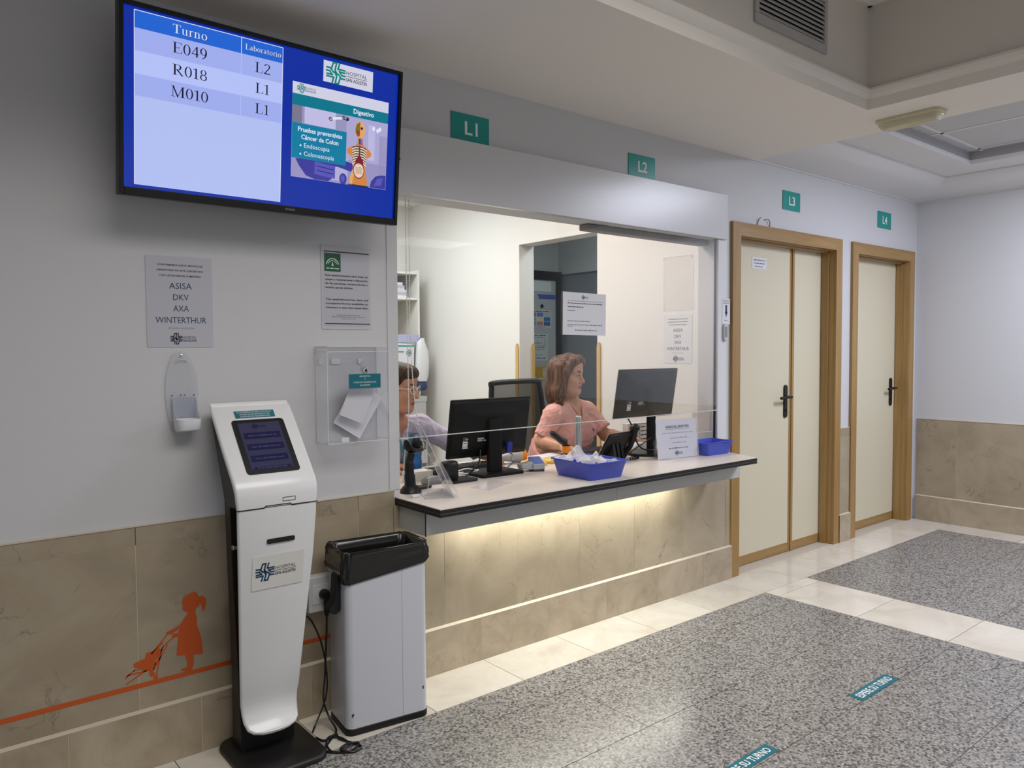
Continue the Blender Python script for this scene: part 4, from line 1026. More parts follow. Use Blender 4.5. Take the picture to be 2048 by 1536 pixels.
# ---- landscape notice taped to the glass
F = Fr((2.697, -.0162, 1.565), (1, 0, -.012), (.012, 0, 1)); mb = MB(); w, h = .298, .208
mb.prism([F.p(a * w / 2, b * h / 2, .0003) for a, b in ((-1, -1), (1, -1), (1, 1), (-1, 1))], F.n * .0008, PAPER); o = .0014
logo(mb, F, -.012, h / 2 - .022, .0105, TEALD, INK, o, ('a', 'b'))
mb.rect(F, -.118, h / 2 - .042, .128, h / 2 - .0405, INK, o)
mb.bars(F, -.118, .122, h / 2 - .055, .0042, INK, 61, o); mb.bars(F, -.118, -.008, h / 2 - .073, .0046, INK, 62, o); mb.bars(F, -.118, -.062, h / 2 - .091, .004, INKG, 63, o)
mb.bars(F, -.118, .034, -h / 2 + .066, .0042, INKG, 64, o); mb.bars(F, -.118, .13, -h / 2 + .048, .0042, INKG, 65, o); mb.bars(F, -.118, -.085, -h / 2 + .040, .0042, INKG, 66, o)
mb.bars(F, -.068, .086, -h / 2 + .021, .0058, INKG, 67, o)
mb.build('glass_notice', label='white landscape notice taped to the middle of the glass screen', cat='notice', smooth=False)

# ---- blue trays
def tray(cx, cy, lx, ly, hh, rot, label, name='blue_tray'):
    R = rotz(rot); c = Vector((cx, cy, ZD + .0008))
    def ring(s, z, r=.018): return [c + R @ Vector((x, y, z)) for x, y in rrect(lx * s, ly * s, r, 4)]
    mb = MB(); f = .86
    mb.loft([ring(f - .02, 0), ring(f, .003), ring(.985, hh - .006), ring(1.0, hh - .004), ring(1.05, hh - .0045), ring(1.05, hh), ring(.985, hh), ring(f - .02, .005, .014)], TRAYB, caps=True)
    return mb.build(name, label=label, cat='tray', ang=40)
tray(2.592, -.150, .238, .285, .082, -.06, 'blue plastic tray full of clear plastic bags at the counter edge', 'blue_tray')
tray(3.660, -.055, .235, .16, .074, -.05, 'small empty blue plastic tray at the right end of the counter', 'blue_tray')
def bag(u0, u1, v0, v1, z0, hgt, peak, seed, label, drape=0.0):
    """crumpled film lying in the tray: ridged sheet in the tray's own axes"""
    g = random.Random(seed); R = rotz(-.06); c = Vector((2.592, -.150, ZD)); N = 44; rows = []
    W = [(g.uniform(10, 60), g.uniform(10, 60), g.uniform(0, 6.28), g.uniform(.25, 1)) for _ in range(9)]
    for j in range(N + 1):
        row = []
        for i in range(N + 1):
            a, b = i / N, j / N; u = u0 + (u1 - u0) * a; v = v0 + (v1 - v0) * b
            e = min(a, 1 - a, b, 1 - b) * 2
            r = sum(w * (1 - abs(math.sin(fx * u + fy * v + p + 1.5 * math.sin(31 * u - 17 * v)))) ** 1.6 for fx, fy, p, w in W) / 5.0
            pk = sum(ph * math.exp(-((u - pu) ** 2 + (v - pv) ** 2) / (2 * ps * ps)) for pu, pv, ph, ps in peak)
            z = z0 + hgt * (r * .75 - .12) + pk * (.75 + .5 * r) - drape * max(0, .22 - e)
            row.append(c + R @ Vector((u + .006 * math.sin(60 * v + seed), v + .006 * math.sin(55 * u + seed * 2), z)))
        rows.append(row)
    PB = MC.get('plastic_bag') or clear('plastic_bag', tint=(.97, .97, 1), refl=.5, body=.50, bodycol=(.84, .83, .84), rough=.18, ior=1.5)
    MB().loft(rows, PB, caps=False, closed=False).build('plastic_bag', label=label, cat='plastic bag', group='clear bags in the blue tray', ang=60)
bag(-.122, .03, -.138, .130, .074, .052, [(-.02, .07, .058, .028), (-.075, -.04, .022, .035), (.0, -.06, .02, .03)], 4, 'crumpled clear plastic bag rising highest at the back left of the full blue tray')
bag(.012, .120, -.128, .120, .064, .042, [(.04, -.03, .020, .028), (.108, .075, .034, .016)], 9, 'flatter clear plastic bag in the right half of the full blue tray')

# ---- opening hours stand
def hours():
    yaw = -.135; tilt = -.10
    r = rotz(yaw) @ Vector((1, 0, 0)); nrm = rotz(yaw) @ Vector((0, -1, 0)); u = Vector((0, 0, 1)) * math.cos(tilt) + nrm * math.sin(tilt)
    o = Vector((3.372, -.066, ZD + .0012)); F = Fr(o, r, u); w, h = .300, .218
    t = empty('hours_stand', tuple(o), 'clear stand with a white page of laboratory hours on the counter', 'sign stand')
    AC = MC['acrylic']; ED = MC['acrylic_edge']
    mb = MB()
    def sheet(z0, z1, m, i=0, top=h): mb.prism([F.p(-w / 2 + i, i, z0), F.p(w / 2 - i, i, z0), F.p(w / 2 - i, top - i, z0), F.p(-w / 2 + i, top - i, z0)], F.n * (z1 - z0), m)
    sheet(.0005, .0018, AC); sheet(-.003, -.0017, AC)
    mb.prism([F.p(-w / 2, .0005, 0), F.p(w / 2, .0005, 0), F.p(w / 2, .0005, 0) - nrm * .09, F.p(-w / 2, .0005, 0) - nrm * .09], (0, 0, .0015), AC)
    mb.prism([F.p(w / 2, 0, 0), F.p(w / 2 + .002, 0, 0), F.p(w / 2 + .002, h, 0), F.p(w / 2, h, 0)], F.n * .003, ED); mb.prism([F.p(-w / 2 - .002, 0, 0), F.p(-w / 2, 0, 0), F.p(-w / 2, h, 0), F.p(-w / 2 - .002, h, 0)], F.n * .003, ED)
    mb.build('holder', t, smooth=False)
    mb = MB(); sheet(-.0012, -.0002, mat('page_white', (.72, .73, .80), .5), .003)
    o2 = .0002
    mb.text(F, 'HORARIO DEL LABORATORIO', .005, h - .050, .0135, INK, w=.176, bold=True, off=o2); mb.rect(F, -.084, h - .057, .094, h - .0555, INK, o2)
    mb.text(F, 'Desde el 1 de octubre el horario del laboratorio será de', .006, h - .080, .0070, INKG, w=.225, off=o2)
    mb.text(F, 'Lunes a jueves de 8:00 a 21:00h', .010, h - .108, .0075, INKG, w=.125, off=o2)
    mb.text(F, 'Viernes de 8:00 a 15:00h', .010, h - .134, .0075, INKG, w=.10, off=o2)
    mb.bars(F, -.068, .075, h - .164, .0062, INKG, 71, o2)
    logo(mb, F, -.010, .030, .013, INK, TEALD, o2, ('a', 'b'))
    mb.build('page', t, label='white printed page', smooth=False)
hours()

# ---- monitors seen from behind
def monitor(c, tilt, yaw, W, H, label, basekind):
    c = Vector(c); r = Vector((math.cos(yaw), math.sin(yaw), 0)); n0 = Vector((math.sin(yaw), -math.cos(yaw), 0))
    u = Vector((0, 0, 1)) * math.cos(tilt) + n0 * math.sin(tilt); F = Fr(c, r, u)
    up = Vector((0, 0, 1)); bc = Vector((c.x, c.y, 0)) - n0 * .0 + n0 * .035
    t = empty('monitor', (bc.x, bc.y, ZD), label, 'monitor', 'monitors on the reception desk')
    mb = MB(); P = rrect(W, H, .006, 3)
    mb.prism([F.p(a, b, 0) for a, b in P], F.n * -.012, MONB); mb.build('screen_frame', t, bevel=.0015)
    mb = MB(); mb.prism([F.p(a, b, -.0122) for a, b in rrect(W - .016, H - .02, .004, 2)], F.n * -.0008, mat('monitor_screen', (.02, .03, .04), .15, emit=(.5, .6, .7), estr=.25)); mb.build('screen', t)
    mb = MB()
    mb.loft([[F.p(a, b, .0004) for a, b in rrect(W - .01, H - .01, .01, 3)], [F.p(a, b, .012) for a, b in rrect(W - .03, H - .03, .012, 3)], [F.p(a, b - .01, .026) for a, b in rrect(W * .60, H * .62, .02, 3)], [F.p(a, b - .01, .030) for a, b in rrect(W * .55, H * .56, .02, 3)]], MONB)
    mb.rect(F, -W * .36, H * .19, W * .36, H * .197, DGREY, .0185)
    mb.build('back_shell', t, ang=25)
    mb = MB(); LB = mat('label_white', (.62, .63, .66), .5)
    lx = -W * .36
    mb.prism([F.p(lx, -H * .31, .016), F.p(lx + .055, -H * .31, .016), F.p(lx + .055, -H * .31 + .055, .016), F.p(lx, -H * .31 + .055, .016)], F.n * .0095, DGREY)
    mb.rect(F, lx, -H * .31, lx + .055, -H * .31 + .035, LB, .0260); mb.bars(F, lx + .004, lx + .05, -H * .31 + .024, .005, INKG, 81, .0264); mb.bars(F, lx + .004, lx + .05, -H * .31 + .006, .004, INKG, 82, .0264)
    mb.bars(F, lx + .014, lx + .052, -H * .31 + .042, .007, GREY, 85, .0264)
    mb.build('rating_label', t, label='white rating label', smooth=False); mb = MB()
    mb.bars(F, -W * .19, -W * .19 + .05, -H * .20, .008, GREY, 83, .0312); mb.bars(F, -W * .19, -W * .19 + .045, -H * .165, .008, GREY, 84, .0312)
    mb.build('embossed_mark', t, smooth=False)
    mb = MB()
    if basekind == 'square':
        q = [bc + r * a + n0 * (b - .02) + up * (ZD + .0008) for a, b in rrect(.25, .20, .012, 3)]
        mb.prism(q, (0, 0, .014), MONB); mb.build('base', t, bevel=.003)
        mb = MB(); q = [bc + r * a + n0 * (b + .0) for a, b in rrect(.078, .030, .006, 3)]
        mb.prism([p + up * (ZD + .015) for p in q], (0, 0, c.z + .03 - ZD), MONB); mb.build('stand', t, bevel=.002)
    else:
        mb.lathe([(.125, .0008), (.125, .010), (.118, .016), (.04, .022)], bc + up * ZD - n0 * .0 + r * -.045, BLACK, 36); mb.build('base', t)
        mb = MB(); q = [bc + r * a + n0 * b for a, b in rrect(.055, .028, .006, 3)]
        mb.prism([p + up * (ZD + .023) for p in q], (0, 0, c.z - ZD), MONB); mb.build('stand', t, bevel=.002)
    return t, F
M1, MF = monitor((2.285, .225, 1.014), .169, -.03, .475, .288, 'black monitor from behind, nearer one beside the leaflet holder', 'square')
M2, MF2 = monitor((3.42, .205, 1.134), .171, -.042, .485, .287, 'black monitor from behind, further one behind the hours stand', 'round')
mb = MB(); mb.prism([MF.p(.098 + a, -.098 + b, .031) for a, b in rrect(.030, .052, .005, 2)], MF.n * .018, mat('plug_blue', (.02, .04, .30), .4)); mb.build('video_plug', M1, label='blue video plug', bevel=.002)
mb = MB(); mb.tube(spline([MF.p(.098, -.125, .038), (2.385, .175, .875), (2.37, .16, .852), (2.40, .17, .848), (2.385, .18, .83), (2.36, .19, .81)], 6), .0042, GREY, 8); mb.build('video_cable', M1)
MB().tube(spline([MF.p(-.06, -.10, .02), (2.20, .20, .86), (2.165, .19, .83), (2.13, .20, .80), (2.09, .17, .7945)], 6), .004, BLACK, 8).build('power_cable', M1)
MB().tube(spline([MF2.p(-.165, -.12, .02), (3.255, .15, .93), (3.25, .13, .87), (3.29, .12, .83), (3.37, .11, .815)], 6), .004, BLACK, 8).build('power_cable', M2)
MB().tube(spline([(3.42, .165, .885), (3.34, .135, .87), (3.25, .12, .845), (3.215, .13, .825), (3.21, .16, .80)], 6), .003, BLACK, 8).build('video_cable', M2)

# ---- desk things, left part
def scanner_stand(cx, cy):
    t = empty('scanner_stand', (cx, cy, ZD), 'black gooseneck scanner stand at the left end of the counter', 'scanner stand')
    mb = MB(); z = ZD + .0008
    mb.loft([[Vector((cx + math.cos(a) * .048, cy + math.sin(a) * .05, z)) for a in [2 * PI * k / 24 for k in range(24)]], [Vector((cx + math.cos(a) * .044, cy + math.sin(a) * .046, z + .01)) for a in [2 * PI * k / 24 for k in range(24)]], [Vector((cx + math.cos(a) * .026, cy + math.sin(a) * .026, z + .032)) for a in [2 * PI * k / 24 for k in range(24)]]], BLACK)
    mb.prism([(cx + .03, cy + .01, z), (cx + .13, cy + .03, z), (cx + .075, cy + .075, z), (cx + .02, cy + .05, z)], (0, 0, .012), BLACK)
    mb.build('base', t, bevel=.003)
    mb = MB(); mb.tube(spline([(cx, cy, z + .03), (cx - .004, cy, z + .08), (cx + .0, cy + .004, z + .13), (cx + .01, cy + .006, z + .164)], 6), [.024] * 6 + [.020] * 6 + [.017] * 7, BLACK, 14); mb.build('neck', t)
    mb = MB(); d = Vector((.85, .5, 0)).normalized(); s = Vector((-.5, .85, 0)).normalized(); c = Vector((cx + .012, cy + .008, z + .165))
    def cr(a, wd, zz): return [c + d * a + s * (wd * math.cos(q)) + Vector((0, 0, zz + .012 * math.sin(q))) for q in [2 * PI * k / 12 for k in range(12)]]
    mb.loft([cr(-.045, .012, .050), cr(-.03, .024, .025), cr(.0, .030, .012), cr(.05, .030, .008), cr(.095, .024, .012), cr(.105, .018, .03)], BLACK)
    mb.ball(c + d * .046 + Vector((0, 0, .036)), .024, BLACK, 14, 10, (1, .8, 1.3)); mb.build('cradle', t)
scanner_stand(1.716, .045)
mb = MB(); mb.box(1.83, 1.95, .225, .30, ZD + .0006, ZD + .05, mat('cream_box', (.66, .63, .55), .5)); mb.build('cream_box', label='small cream cardboard box behind the scanner stand', cat='box', bevel=.002)

def leaflet_holder():
    b = Vector((1.785, -.180, ZD + .0012)); d = Vector((.40, .915, 0)).normalized(); nb = Vector((-.915, .40, 0)).normalized()
    t = empty('leaflet_holder', tuple(b), 'empty clear acrylic leaflet holder at the left counter edge', 'leaflet holder')
    AC = clear('acrylic_grey', tint=(.96, .96, .97), refl=.3, body=.10, bodycol=(.8, .8, .84), ior=1.45); ED = MC['acrylic_edge']
    u = (Vector((0, 0, 1)) * math.cos(.42) + nb * math.sin(.42)); n = d.cross(u).normalized(); w, h = .215, .322
    def P(a, k, off=0): return b + d * a + u * k + n * off
    mb = MB(); mb.prism([P(0, 0), P(w, 0), P(w, h), P(0, h)], n * .0025, AC); mb.build('back_sheet', t, smooth=False)
    mb = MB(); mb.prism([b + nb * .0, b + d * w, b + d * w + nb * .115, b + nb * .115], (0, 0, .0025), AC); mb.build('foot', t, smooth=False)
    mb = MB(); mb.prism([P(.006, .004, .022), P(w - .006, .004, .022), P(w - .006, .17, .012), P(w * .5, .13, .012), P(.006, .17, .012)], n * .002, AC); mb.build('front_pocket', t, smooth=False)
    mb = MB(); e = .0028
    for a in (0, w - e): mb.prism([P(a, 0), P(a + e, 0), P(a + e, h), P(a, h)], n * .0027, ED)
    mb.prism([P(0, h - e), P(w, h - e), P(w, h), P(0, h)], n * .0027, ED)
    mb.prism([b + nb * .113, b + d * w + nb * .113, b + d * w + nb * .116, b + nb * .116], (0, 0, .0028), ED)
    mb.build('bright_edge', t, smooth=False)
leaflet_holder()

t = empty('card_reader', (2.03, .17, ZD), 'black rounded desk reader on a flat black base beside the nearer monitor', 'card reader')
mb = MB(); mb.prism([(2.03 + a, .145 + b, ZD + .0008) for a, b in rrect(.17, .12, .02, 4)], (0, 0, .009), BLACK); mb.build('base', t, bevel=.002)
mb = MB(); mb.loft([[Vector((2.0 + a * s, .165 + b * s, ZD + z)) for a, b in rrect(.085, .06, .024, 4)] for z, s in ((.0103, .9), (.02, 1.0), (.07, 1.0), (.088, .92), (.092, .8))], BLACK); mb.build('body', t)
t = empty('desk_mouse', (1.905, .165, ZD), 'dark grey computer mouse with pale cable behind the leaflet holder', 'mouse')
mb = MB(); mb.loft([[Vector((1.905 + a * s, .165 + b * s, ZD + .0008 + z)) for a, b in rrect(.105, .062, .028, 5)] for z, s in ((0, .92), (.008, 1), (.02, .93), (.030, .7), (.034, .4))], mat('mouse_grey', (.16, .16, .17), .35)); mb.build('shell', t)
MB().tube(spline([(1.845, .165, ZD + .012), (1.83, .20, ZD + .004), (1.87, .235, ZD + .004), (1.96, .245, ZD + .012), (2.06, .25, ZD + .006)], 6), .0028, LGREY, 6).build('cable', t)
# keyboards and papers on the desk
def keyboard(cx, cy, rot, label):
    R = rotz(rot); c = Vector((cx, cy, ZD + .0008)); t = empty('keyboard', tuple(c), label, 'keyboard', 'keyboards on the desk')
    mb = MB(); mb.prism([c + R @ Vector((a, b, 0)) for a, b in rrect(.43, .135, .01, 3)], (0, 0, .016), BLACKM); mb.build('case', t, bevel=.002)
    mb = MB()
    for j in range(5):
        for i in range(18):
            x, y = -.20 + i * .0235, -.05 + j * .0235
            mb.box(x - .0085, x + .0085, y - .0085, y + .0085, .0166, .022, DGREY, R=R, c=c)
    mb.build('keys', t, smooth=False)
keyboard(2.21, .41, .03, 'black keyboard on the desk behind the nearer monitor')
keyboard(3.24, .42, -.03, 'black keyboard on the desk in front of the woman in pink')
mb = MB(); mb.box(1.93, 2.40, .50, .552, ZD + .0006, ZD + .012, PAPER); mb.build('paper_pad', label='white paper pad along the back desk edge behind the nearer monitor', cat='paper', bevel=.001)
for k, (cx, cy, r, w, d, lab) in enumerate(((2.92, .505, .2, .22, .10, 'white envelope lying at the back desk edge beside the pink sleeve'), (2.55, .46, -.25, .24, .14, 'white sheet behind the card terminal'), (3.32, .41, .12, .12, .16, 'white sheet lying behind the desk phone'))):
    R = rotz(r); mb = MB(); mb.prism([Vector((cx, cy, ZD + .0006)) + R @ Vector((a * w / 2, b * d / 2, 0)) for a, b in ((-1, -1), (1, -1), (1, 1), (-1, 1))], (0, 0, .0016 + k * .0004), PAPER); mb.build('paper_sheet', label=lab, cat='paper', smooth=False)
YEL = mat('yellow_pouch', srgb(226, 186, 84), .45)
for k, (cx, cy, r, lab) in enumerate(((2.62, .285, -.3, 'left one of the two yellow pouches beside the blue tray'), (2.765, .275, -.35, 'right one of the two yellow pouches, partly behind the blue tray'))):
    R = rotz(r); c = Vector((cx, cy, ZD + .0006)); mb = MB()
    def pr(s, z): return [c + R @ Vector((a * s, b * s, z)) for a, b in rrect(.125, .095, .02, 4)]
    mb.loft([pr(.96, 0), pr(1.0, .004), pr(1.0, .014), pr(.9, .020), pr(.6, .023)], YEL); F = Fr(c + Vector((0, 0, .0235)), R @ Vector((1, 0, 0)), R @ Vector((0, 1, 0)))
    mb.rect(F, -.035, -.02, .035, .03, PAPER, .0003); mb.bars(F, -.028, .028, .0, .006, INKG, 90 + k, .0007)
    mb.build('yellow_pouch', label=lab, cat='pouch', group='yellow pouches on the desk')
# card terminal
t = empty('card_terminal', (2.43, .17, ZD), 'grey card payment terminal with blue top beside the nearer monitor base', 'card terminal')
R = rotz(-.35); c = Vector((2.478, .146, ZD + .0008)); TG = mat('terminal_grey', (.42, .43, .46), .4)
def tr(pts, y0, y1, m, mb): mb.prism([c + R @ Vector((x, y0, z)) for x, z in pts], R @ Vector((0, y1 - y0, 0)), m)
mb = MB(); tr([(-.060, .016), (-.060, .034), (-.05, .040), (-.03, .040), (.0, .048), (.0, .008), (-.04, .016)], -.034, .034, TG, mb)
def hd(x, y, z): return c + R @ Vector((x, y, z))
mb.loft([[hd(.0, -.040, .010), hd(.062, -.040, .010), hd(.064, .040, .010), hd(.0, .040, .010)], [hd(.0, -.040, .038), hd(.062, -.040, .038), hd(.066, .040, .064), hd(-.002, .040, .064)]], TG)
mb.build('body', t, bevel=.004)
mb = MB(); mb.box(.002, .060, -.038, .038, 0, .0095, DGREY, R=R, c=c); mb.box(-.058, -.042, -.03, .03, 0, .0155, LGREY, R=R, c=c); mb.build('foot', t, bevel=.002)
mb = MB(); mb.loft([[hd(.004, -.036, .0398), hd(.058, -.036, .0398), hd(.061, .036, .0632), hd(.002, .036, .0632)], [hd(.004, -.036, .0416), hd(.058, -.036, .0416), hd(.061, .036, .0650), hd(.002, .036, .0650)]], mat('terminal_blue', srgb(64, 92, 168), .35)); mb.build('blue_pad', t)
# handheld scanners with orange bands
def handscanner(c, d, tilt, body, label, name='handheld_scanner'):
    c = Vector(c); d = Vector((d[0], d[1], 0)).normalized(); s = Vector((-d.y, d.x, 0)); ax = (d * math.cos(tilt) + Vector((0, 0, 1)) * math.sin(tilt))
    t = empty(name, tuple(c), label, 'barcode scanner', 'scanners with orange bands'); up = s.cross(ax) * -1
    if up.z < 0: up = -up
    def ring(p, a, b): return [p + s * (a * math.cos(q)) + up * (b * math.sin(q)) for q in [2 * PI * k / 16 for k in range(16)]]
    OR = mat('scanner_orange', srgb(226, 130, 24), .4)
    return t, ring, ax, up, s, OR
t, ring, ax, up, s, OR = handscanner((2.575, .40, ZD), (1, -.25), .05, LGREY, 'grey scanner with orange end lying behind the card terminal')
p = Vector((2.575, .40, ZD + .036)); mb = MB(); mb.loft([ring(p - ax * .11, .012, .010), ring(p - ax * .06, .020, .018), ring(p, .030, .030), ring(p + ax * .045, .034, .034)], mat('scanner_grey', (.45, .44, .44), .35)); mb.build('body', t)
mb = MB(); mb.loft([ring(p + ax * .0455, .0345, .0345), ring(p + ax * .066, .0345, .0345), ring(p + ax * .070, .030, .030)], OR); mb.build('orange_band', t, label='orange end band')
t, ring, ax, up, s, OR = handscanner((2.885, .318, ZD), (-.80, .35), .65, BLACK, 'black scanner with orange band standing on the desk by the right hand')
b = Vector((2.885, .318, ZD)); mb = MB(); mb.lathe([(.030, .0008), (.030, .008), (.020, .014), (.017, .035)], b, BLACK, 20); mb.build('foot', t)
mb = MB(); q = Vector((0, 0, 1)); RR = lambda z, r: [b + Vector((r * math.cos(a), r * math.sin(a), z)) for a in [2 * PI * k / 16 for k in range(16)]]
mb.loft([RR(.0355, .022), RR(.075, .023)], OR); mb.build('orange_band', t, label='orange band round the grip')
mb = MB(); p = b + Vector((0, 0, .076)); mb.loft([RR(.0755, .0235), [x + Vector((0, 0, .003)) for x in ring(p + Vector((-.006, .003, .014)), .027, .022)], ring(p - Vector((.02, -.009, 0)) + Vector((0, 0, .024)) + ax * .02, .026, .019), ring(p + ax * .085 + Vector((-.008, .004, .016)), .027, .017), ring(p + ax * .10 + Vector((-.008, .004, .016)), .018, .010)], BLACK, True); mb.build('head', t)
# loose white cables by the nearer monitor
mb = MB(); P = [(2.06, .30, ZD + .004), (2.13, .27, ZD + .012), (2.20, .30, ZD + .008), (2.24, .26, ZD + .016), (2.16, .235, ZD + .010), (2.11, .26, ZD + .020), (2.19, .285, ZD + .024), (2.26, .285, ZD + .006)]
mb.tube(spline(P, 7), .0032, LET, 8); mb.build('white_cable', label='tangled white cable on the desk beside the nearer monitor stand', cat='cable')
mb = MB(); P = [(2.05, .33, ZD + .004), (2.12, .31, ZD + .022), (2.09, .345, ZD + .030), (2.17, .335, ZD + .012), (2.23, .315, ZD + .02), (2.27, .34, ZD + .005)]
mb.tube(spline(P, 7), .0035, BLACK, 8); mb.build('black_cable', label='tangled black cable on the desk behind the nearer monitor stand', cat='cable')
# clear document sleeve lying near the counter seam
mb = MB(); R = rotz(.45); c = Vector((2.08, -.045, ZD + .0006)); SL = clear('document_sleeve', tint=(.98, .98, .99), refl=.3, body=.22, bodycol=(.80, .79, .82), rough=.12)
mb.prism([c + R @ Vector((x, y, 0)) for x, y in ((-.12, -.05), (.10, -.06), (.12, .05), (-.10, .055))], (0, 0, .0014), SL); mb.build('document_sleeve', label='clear plastic document sleeve lying flat before the nearer monitor', cat='plastic sleeve', smooth=False)

# ---- desk phone with a large tilted screen, seen from behind
def phone():
    c = Vector((3.055, .135, ZD)); yaw = .10; r = rotz(yaw) @ Vector((1, 0, 0)); bk = rotz(yaw) @ Vector((0, -1, 0))
    t = empty('desk_phone', tuple(c), 'black desk phone with tilted screen and handset behind the filled blue tray', 'phone')
    u = Vector((0, 0, 1)) * math.cos(.55) + bk * math.sin(.55); F = Fr(c + Vector((0, 0, .028)) - bk * .02, r, u)
    mb = MB(); mb.prism([F.p(a, b + .07, 0) for a, b in rrect(.20, .150, .008, 3)], F.n * .014, BLACK); mb.build('body', t, bevel=.003)
    mb = MB(); mb.prism([F.p(a, b + .07, -.0002) for a, b in rrect(.203, .153, .009, 3)], F.n * -.004, STEEL); mb.build('silver_rim', t)
    mb = MB(); mb.prism([F.p(a, b + .07, -.0044) for a, b in rrect(.15, .10, .004, 2)], F.n * -.001, mat('phone_screen', (.02, .02, .03), .1, emit=(.3, .4, .6), estr=.3)); mb.build('screen', t)
    for x in (-.035, .0, .035):
        mb = MB(); mb.prism([c + r * (x - .011) + bk * .055 + Vector((0, 0, .001)), c + r * (x - .011) - bk * .01 + Vector((0, 0, .001)), F.p(x - .011, .03, .0145), F.p(x - .011, .085, .0145)], r * .022, BLACK); mb.build('foot', t, bevel=.002)
    mb = MB(); mb.tube([F.p(.118, .0, .012), F.p(.122, .06, .022), F.p(.120, .13, .012), F.p(.112, .165, -.004)], [.020, .016, .018, .025], BLACK, 14); mb.ball(F.p(.112, .168, .002), .026, BLACK, 14, 10); mb.ball(F.p(.118, -.004, .010), .024, BLACK, 14, 10); mb.build('handset', t)
    P = [F.p(.12, -.01, .02)]; Q = []
    A, B = Vector((3.165, .10, ZD + .02)), Vector((3.10, .055, ZD + .010))
    for k in range(120):
        f = k / 119; p = A.lerp(B, f) + Vector((.035 * math.sin(PI * f), -.03 * math.sin(PI * f), 0)); a = f * 2 * PI * 14
        Q.append(p + Vector((0, .007 * math.cos(a), .0075 * math.sin(a))))
    MB().tube(Q, .0022, BLACK, 6).build('coiled_cord', t)
phone()
# cardboard sheet box with printed panels, and cream device in front of it
t = empty('form_box', (3.60, .52, ZD), 'white cardboard box with printed forms behind the further monitor', 'box')
mb = MB(); mb.box(3.595, 3.782, .507, .552, ZD + .0008, ZD + .135, mat('form_white', (.72, .70, .70), .5)); mb.build('box', t, bevel=.002)
F = Fr((3.595, .5068, ZD)); mb = MB(); 
mb.rect(F, .006, .126, .182, .129, INKG, .0004); mb.rect(F, .006, .068, .112, .072, INKG, .0004); mb.rect(F, .110, .010, .114, .12, INK, .0004)
FB = mat('faded_blue', (.15, .22, .45), .5)
mb.text(F, 'Tipo', .050, .098, .016, FB, off=.0005); mb.bars(F, .02, .095, .083, .007, FB, 101, .0005)
for k in range(4): mb.bars(F, .120, .176, .105 - .026 * k, .008, INK, 110 + k, .0005)
mb.bars(F, .02, .10, .048, .006, INKG, 115, .0005); mb.build('printed_panel', t, smooth=False)
mb = MB(); mb.prism([(3.36, .27, ZD + .0008), (3.50, .27, ZD + .0008), (3.50, .27, ZD + .046), (3.43, .27, ZD + .05), (3.37, .27, ZD + .022)], (0, .06, 0), mat('cream_device', (.56, .54, .48), .45)); mb.build('label_printer', label='small cream label printer beside the further monitor base', cat='printer', bevel=.005)
# tinted acrylic sheet leaning between hours stand and monitor stand
F = Fr((3.27, .02, ZD + .001), (1, -.12, 0), (0, .1, 1)); mb = MB(); mb.prism([F.p(0, 0), F.p(.12, 0), F.p(.12, .14), F.p(.06, .14), F.p(0, .09)], F.n * .002, clear('smoked_sheet', tint=(.75, .76, .78), refl=.6, body=.05)); mb.build('smoked_sheet', label='small smoked acrylic sheet standing behind the hours stand', cat='acrylic sheet', smooth=False)
# ================================================================== behind the glass
# roller blind bar and bead chain
mb = MB(); mb.box(2.786, 3.786, .045, .115, 1.998, 2.0285, mat('blind_bar', (.16, .15, .14), .5)); mb.build('blind_bar', label='dark roller blind bottom bar under the right half of the header panel', cat='blind', bevel=.006)
def chain():
    t = empty('bead_chain', (1.72, .05, ZD), 'long white bead chain loop hanging at the left end of the opening', 'bead chain')
    path = spline([(1.712, .05, 2.028), (1.712, .05, 1.75), (1.714, .05, 1.45), (1.716, .05, 1.15), (1.706, .048, 1.03), (1.690, .045, .95), (1.683, .042, .88), (1.682, .040, .83)], 24)
    path2 = spline([(1.730, .052, 2.028), (1.729, .052, 1.75), (1.727, .05, 1.45), (1.734, .025, 1.15), (1.748, .0, 1.02), (1.762, -.018, .90), (1.764, -.026, .84), (1.752, -.03, .802), (1.73, -.05, .7915), (1.70, -.055, .7908)], 24)
    BD = mat('bead_white', (.70, .69, .66), .35)
    for p in (path, path2):
        mb = MB(); acc = 0; last = p[0]
        for q in p[1:]:
            d = (q - last).length
            while acc + d >= .0078:
                f = (.0078 - acc) / d; last = last.lerp(q, f); d = (q - last).length; acc = 0
                mb.ball(last, .0032, BD, 6, 4)
            acc += d; last = q
        mb.tube(p[::6] + [p[-1]], .0006, BD, 4); mb.build('bead_strand', t)
    MB().box(1.655, 1.690, -.072, -.05, ZD + .0006, ZD + .012, clear('tag', tint=(1, 1, 1), refl=.5, body=.7)).build('warning_tag', t, bevel=.002)
chain()

